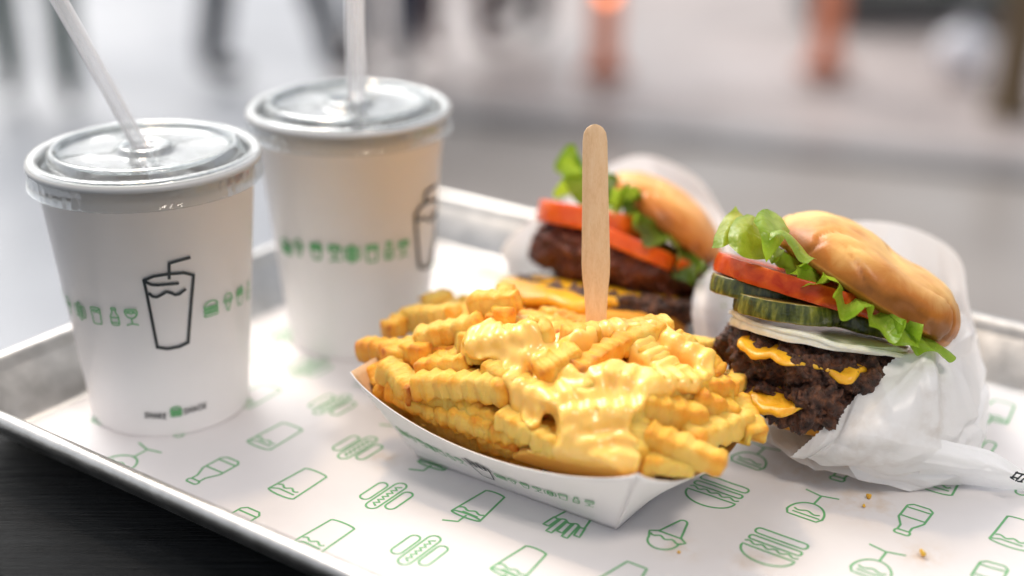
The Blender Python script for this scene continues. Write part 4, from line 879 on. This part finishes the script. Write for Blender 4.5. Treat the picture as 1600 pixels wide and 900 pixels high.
leaf([[(1112, 388, -2.4), (1118, 366, -1.9), (1128, 345, -1.2), (1150, 322, -.6)], [(1128, 386, -2.9), (1134, 362, -2.2), (1146, 344, -1.4), (1158, 334, -.5)], [(1142, 380, -2.5), (1146, 362, -1.9), (1158, 352, -1.2), (1170, 345, -.4)]], 2, MAT['lettuce'], bg)
leaf([[(1138, 382, -3.0), (1139, 362, -2.6), (1150, 342, -1.8), (1168, 333, -1.2)], [(1156, 398, -3.5), (1158, 368, -3.0), (1166, 348, -2.2), (1178, 335, -1.2)], [(1176, 404, -3.2), (1176, 378, -2.7), (1180, 352, -1.9), (1188, 340, -1.0)], [(1196, 405, -2.6), (1200, 380, -2.2), (1204, 356, -1.4), (1208, 340, -.8)]], 5, MAT['lettuce'], bg)
leaf([[(1178, 345, -3.2), (1184, 334, -2.6), (1196, 327, -1.8), (1206, 330, -1.0)], [(1186, 360, -3.7), (1196, 352, -3.4), (1204, 344, -2.6), (1214, 336, -1.2)], [(1190, 384, -3.6), (1204, 372, -3.6), (1214, 360, -2.9), (1224, 348, -1.4)], [(1197, 410, -3.0), (1208, 396, -3.2), (1222, 378, -2.8), (1234, 362, -1.6)]], 8, MAT['lettuce'], bg)
leaf([[(1198, 398, -2.6), (1206, 392, -2.6), (1214, 386, -2.2)], [(1206, 412, -2.9), (1213, 400, -2.8), (1220, 392, -2.3)], [(1214, 408, -2.6), (1221, 400, -2.6), (1226, 390, -2.1)]], 11, MAT['lettuce'], bg)
leaf([[(1202, 376, -3.9), (1204, 364, -3.7), (1210, 360, -3.2)], [(1220, 366, -4.1), (1222, 360, -3.7), (1228, 362, -3.1)], [(1234, 386, -4.1), (1240, 376, -3.7), (1246, 378, -3.1)], [(1248, 408, -4.1), (1256, 396, -3.7), (1262, 398, -3.1)], [(1262, 412, -4.1), (1272, 404, -3.7), (1276, 406, -3.1)]], 14, MAT['lettuce'], bg, .03)
disc(Lay((1222, 408), (1445, 520), D1 + .1, .14), .74, MAT['tomato'], bg, 'tomato_slice', wob=.03, seed=2, rough=.02)
disc(Lay((1119, 408), (1370, 482), D1 - .3, .10), .74, MAT['tomato'], bg, 'tomato_slice', wob=.03, seed=5, rough=.02)
disc(Lay((1111, 440), (1262, 470), D1 - .6, .10), .70, MAT['pickle'], bg, 'pickle_slice', ry=.9, wob=.03, seed=6, attrs='rind', rough=.02)
disc(Lay((1290, 492), (1392, 516), D1 - .8, .10), .6, MAT['pickle'], bg, 'pickle_slice', ry=.9, wob=.03, seed=8, attrs='rind', rough=.02)
disc(Lay((1149, 470), (1318, 490), D1 - 1.6, .14), .74, MAT['pickle'], bg, 'pickle_slice', ry=.9, wob=.03, seed=7, attrs='rind', rough=.02)
disc(Lay((1140, 486), (1432, 546), D1 - .2, .10), .18, MAT['onion'], bg, 'onion_slice', wob=.03, seed=9, droop=.1)
disc(Lay((1146, 496), (1412, 536), D1 - .4, .10), .30, MAT['onion'], bg, 'onion_slice', wob=.05, seed=12, droop=.15)
disc(Lay((1126, 506), (1404, 566), D1 - .1, .10), .26, MAT['cheese'], bg, 'cheese_slice', wob=.20, seed=11, droop=.55, rough=.07, prof='round')
disc(Lay((1134, 538), (1404, 588), D1 - .1, .10), 1.7, MAT['patty'], bg, 'beef_patty', wob=.18, seed=21, rough=.25, fine=.10, rs=1.4, prof='round', na=360, nr=16)
disc(Lay((1142, 566), (1396, 616), D1 - .1, .10), .26, MAT['cheese'], bg, 'cheese_slice', wob=.30, seed=13, droop=.6, rough=.08, prof='round')
disc(Lay((1150, 596), (1384, 640), D1 - .3, .10), 1.55, MAT['patty'], bg, 'beef_patty', wob=.17, seed=33, rough=.28, fine=.10, rs=1.4, prof='round', na=360, nr=16)
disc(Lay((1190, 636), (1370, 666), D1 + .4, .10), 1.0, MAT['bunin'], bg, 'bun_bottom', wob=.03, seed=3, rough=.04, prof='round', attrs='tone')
# ---- rear burger
D2 = 61.5; o2 = UZ(960, 520, .2)
bh = thing('burger', 'burger with a fried mushroom patty and tomato, behind the fries and wooden knife', 'burger', o2, 'burgers in paper wrappers')
L = Lay((958, 278), (1118, 408), D2, .22)
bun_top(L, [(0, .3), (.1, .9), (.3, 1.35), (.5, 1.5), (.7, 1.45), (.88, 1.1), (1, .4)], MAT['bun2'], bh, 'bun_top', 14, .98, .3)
ruffle(Lay((978, 276), (1138, 446), D2 - .6, .22), 178, 362, .3, 4.0, .5, 12, 23, MAT['lettuce2'], bh, 'lettuce', z0=-.1, drop=.5, m=34)
ruffle(Lay((890, 300), (1040, 340), D2 - .5, .3), 100, 280, .3, 2.9, .8, 7, 28, MAT['lettuce'], bh, 'lettuce_leaf', z0=.5, drop=-.3, n=300)
disc(Lay((840, 327), (1026, 362), D2 - 1.0, .06), 1.0, MAT['tomato2'], bh, 'tomato_slice', wob=.03, seed=42)
disc(Lay((900, 348), (1084, 426), D2 - 1.5, .06), .72, MAT['tomato2'], bh, 'tomato_slice', wob=.03, seed=45)
disc(Lay((834, 374), (1100, 442), D2, .06), 2.2, MAT['fried'], bh, 'fried_mushroom_patty', wob=.05, seed=51, rough=.2, fine=.06, prof='round', na=260, nr=14)
disc(Lay((766, 434), (1050, 460), D2 - 2.3, .10), .42, MAT['cheese'], bh, 'cheese_slice', wob=.15, seed=52, droop=.35, prof='round')
disc(Lay((800, 448), (1104, 484), D2 - 1.3, .06), .8, MAT['patty'], bh, 'beef_patty', wob=.04, seed=53, rough=.14, fine=.04, prof='round', na=300, nr=14)
disc(Lay((798, 490), (1072, 516), D2 - 2.5, .03), 1.5, MAT['bunin'], bh, 'bun_bottom', wob=.03, seed=54, rough=.04, prof='round', attrs='tone')

# ============================================================ WRAPPERS
def sheet(K, seed, zig_rows=(), nu=120, nv=120, crump=.12, grease=None, zmin=.12, zamp=.075):
    K = np.array([[P(*c) for c in r] for r in K]); Pm = patch(K, nu, nv); N = gnormals(Pm)
    rg = np.random.default_rng(seed); uu, vv = np.meshgrid(np.linspace(0, 1, nu), np.linspace(0, 1, nv), indexing='ij'); cr = np.zeros(Pm.shape[:2])
    for o in range(34):                                # sharp straight creases that fade along their length
        an = rg.uniform(0, math.pi); cu, cv = rg.uniform(0, 1, 2); d = (uu - cu) * math.cos(an) + (vv - cv) * math.sin(an); l = -(uu - cu) * math.sin(an) + (vv - cv) * math.cos(an)
        wd = rg.uniform(.03, .12); cr += rg.choice([-1, 1]) * rg.uniform(.3, 1.0) * crump * np.clip(1 - np.abs(d) / wd, 0, 1) * np.exp(-(l / rg.uniform(.15, .45)) ** 2)
    cr += .35 * crump * fbm(Pm, .35, 2, seed)
    Pm = Pm + N * cr[..., None]
    for side in zig_rows:                              # pinked edge
        if side == 'u0': Lr = Pm[0]; nxt = Pm[3]
        elif side == 'u1': Lr = Pm[-1]; nxt = Pm[-4]
        elif side == 'v0': Lr = Pm[:, 0]; nxt = Pm[:, 3]
        else: Lr = Pm[:, -1]; nxt = Pm[:, -4]
        d = np.concatenate([[0], np.cumsum(np.linalg.norm(np.diff(Lr, axis=0), axis=1))]); tri = np.abs((d / .20) % 1 - .5) * 2; dirn = Lr - nxt; dirn /= np.linalg.norm(dirn, axis=1)[:, None] + 1e-9; Lr += dirn * (tri * zamp)[:, None]
    Pm[..., 2] = np.maximum(Pm[..., 2], zmin + .02 * fbm(Pm, .6, 1, seed)); V, F = grid(Pm)
    g = np.zeros(len(V))
    if grease is not None:
        for c, r in grease: g = np.maximum(g, np.exp(-(np.linalg.norm(V - P(*c), axis=1) / r) ** 2))
    return V, F, dict(grease=g)
wr1 = thing('burger_wrapper', 'white waxed paper wrapper around the front burger, its twisted end on the liner', 'wrapper', UZ(1400, 720, .1), 'burger wrappers')
KB = [[(1235, 385, 56.5), (1310, 350, 57.6), (1385, 349, 58), (1452, 368, 57.8), (1500, 406, 57), (1514, 480, 55.4)],
      [(1205, 470, 57.5), (1290, 470, 58), (1380, 470, 58), (1450, 480, 57.6), (1502, 505, 56.6), (1530, 560, 55)],
      [(1180, 550, 57.5), (1280, 560, 57.5), (1370, 570, 57.2), (1450, 585, 56.6), (1510, 605, 55.6), (1540, 635, 53.8)],
      [(1165, 600, 56), (1230, 625, 56), (1340, 650, 55), (1440, 665, 54.4), (1505, 675, 53.2), (1536, 684, 52)],
      [(1185, 640, 54), (1220, 672, 53.2), (1310, 705, 52), (1400, 725, 51.6), (1480, 732, 51), (1530, 722, 50.6)],
      [(1196, 688, 52.0), (1238, 713, 49.9), (1300, 733, 49.8), (1370, 746, 50), (1450, 751, 50.2), (1520, 752, 50.2)]]
V, F, at = sheet(KB, 61, ('u0', 'v0'), 150, 150, .26, [((1250, 670, 53), 1.2)]); mesh_obj('back_sheet', V, F, MAT['wrap'], wr1, attrs=at)
KF = [[(1239, 713, 49.7), (1295, 664, 48.7), (1350, 606, 48.6), (1402, 562, 49), (1446, 541, 49.8), (1492, 494, 51.6)],
      [(1262, 722, 49.5), (1330, 690, 47.9), (1388, 645, 47.6), (1440, 600, 48.2), (1480, 560, 49.7), (1507, 490, 53)],
      [(1290, 732, 49.6), (1370, 716, 48.2), (1430, 688, 47.9), (1478, 640, 48.7), (1510, 590, 50.6), (1524, 530, 53.8)],
      [(1330, 742, 49.8), (1420, 740, 49.3), (1490, 722, 49.2), (1520, 680, 50.2), (1536, 640, 52), (1536, 590, 54.3)],
      [(1360, 746, 50), (1450, 751, 50.2), (1520, 752, 50.2), (1536, 705, 51), (1542, 655, 52.8), (1540, 625, 54)]]
V, F, at = sheet(KF, 71, ('u0',), 150, 170, .31, [((1330, 690, 48), 1.6), ((1460, 600, 48.5), 1.1), ((1450, 655, 48.6), 1.0), ((1390, 712, 48.6), .9)]); mesh_obj('front_sheet', V, F, MAT['wrap'], wr1, attrs=at)
KT = [[(1440, 678, 48.6), (1490, 690, 48.9), (1550, 705, 49.2), (1610, 742, 49.4), (1680, 770, 49.6)],
      [(1440, 700, 48.3), (1495, 715, 48.6), (1550, 728, 48.9), (1610, 752, 49.4), (1680, 780, 49.6)],
      [(1440, 730, 48.9), (1500, 738, 49.2), (1555, 748, 49.3), (1610, 760, 49.5), (1680, 790, 49.7)],
      [(1430, 751, 50.1), (1500, 757, 50.1), (1560, 763, 50.0), (1610, 768, 50.0), (1680, 795, 50)]]
V, F, at = sheet(KT, 81, (), 70, 110, .06, None); mesh_obj('twisted_end', V, F, MAT['wrap'], wr1, attrs=at)
kt_ = np.array([[P(*c) for c in r] for r in KT])
fm = lambda x, y: P(x, y, 48.75)
V, F = stroke_mesh([[(1580, 747), (1589.5, 737.5)], [(1587, 751), (1598, 741)], [(1584, 745.5), (1591.5, 748)], [(1579, 745.5), (1584, 749)], [(1594.5, 752.5), (1606, 743)], [(1587, 738.5), (1600, 741.5)], [(1602, 754), (1612, 745)], [(1590, 752), (1597, 753)]], 2.6, fm, 3)
mesh_obj('printed_lettering', V, F, MAT['black'], wr1)
wr2 = thing('burger_wrapper', 'white waxed paper wrapper standing around the rear burger', 'wrapper', UZ(960, 510, .1), 'burger wrappers')
K2 = [[(838, 334, 62.5), (880, 315, 64.5), (930, 272, 66), (990, 244, 66.5), (1045, 254, 66.5), (1094, 286, 65.5), (1132, 340, 64)],
      [(786, 384, 62), (850, 380, 66), (920, 360, 67.5), (990, 340, 67.5), (1050, 345, 67), (1105, 370, 65), (1142, 410, 62)],
      [(790, 420, 62), (850, 430, 66), (920, 430, 67), (990, 430, 67), (1050, 430, 66.5), (1110, 445, 64), (1142, 470, 60.5)],
      [(800, 455, 61.5), (850, 480, 65), (920, 490, 65.5), (990, 500, 65.5), (1050, 510, 64.5), (1110, 510, 61.5), (1140, 520, 58.5)],
      [(815, 500, 60), (860, 535, 60), (920, 550, 59.5), (990, 555, 59), (1050, 560, 58.2), (1100, 560, 57), (1150, 560, 56)],
      [(850, 520, 57), (880, 545, 56.6), (930, 555, 56.4), (990, 560, 56.2), (1040, 550, 56), (1090, 545, 55.6), (1135, 575, 55)]]
V, F, at = sheet(K2, 91, ('u0', 'v0'), 120, 120, .18, [((1100, 480, 60), 1.5)]); mesh_obj('back_sheet', V, F, MAT['wrap'], wr2, attrs=at)
K3 = [[(1090, 440, 58.2), (1112, 420, 59), (1130, 412, 60.5), (1146, 420, 62)], [(1082, 478, 57), (1108, 470, 57.4), (1130, 470, 59), (1150, 478, 61)], [(1088, 530, 56), (1112, 540, 56.2), (1135, 545, 57.5), (1155, 560, 58.5)], [(1100, 575, 55.4), (1122, 585, 55.6), (1142, 590, 56.2), (1160, 600, 56.8)]]
V, F, at = sheet(K3, 95, ('v0',), 60, 60, .07, None); mesh_obj('front_sheet', V, F, MAT['wrap'], wr2, attrs=at)

# ============================================================ CRUMBS
for px, py, r, lab in ((1442, 868, .11, 'largest orange crumb on the liner at the lower right'), (1357, 779, .10, 'pale crumb on the greasy spot of the liner'), (1061, 864, .05, 'tiny crumb on the liner below the ice cream drawing'), (1350, 792, .06, 'small crumb beside the pale crumb on the greasy spot')):
    c_ = UZ(px, py, .09); th = np.linspace(0, math.pi, 8); V, F = lathe([(r * math.sin(x), r * math.cos(x)) for x in th], 12, c_ + A(0, 0, r * .8)); V = V + fbm(V * 9, 1, 2, int(px))[:, None] * r * .8 * (V - c_) / (r + 1e-6) * .6
    tag(mesh_obj('crumb', V, F, MAT['fry'], org=c_, attrs=dict(brown=np.full(len(V), .3))), lab, 'crumb', 'crumbs on the liner')
for o in bpy.data.objects:
    if '_org' in o: del o['_org']
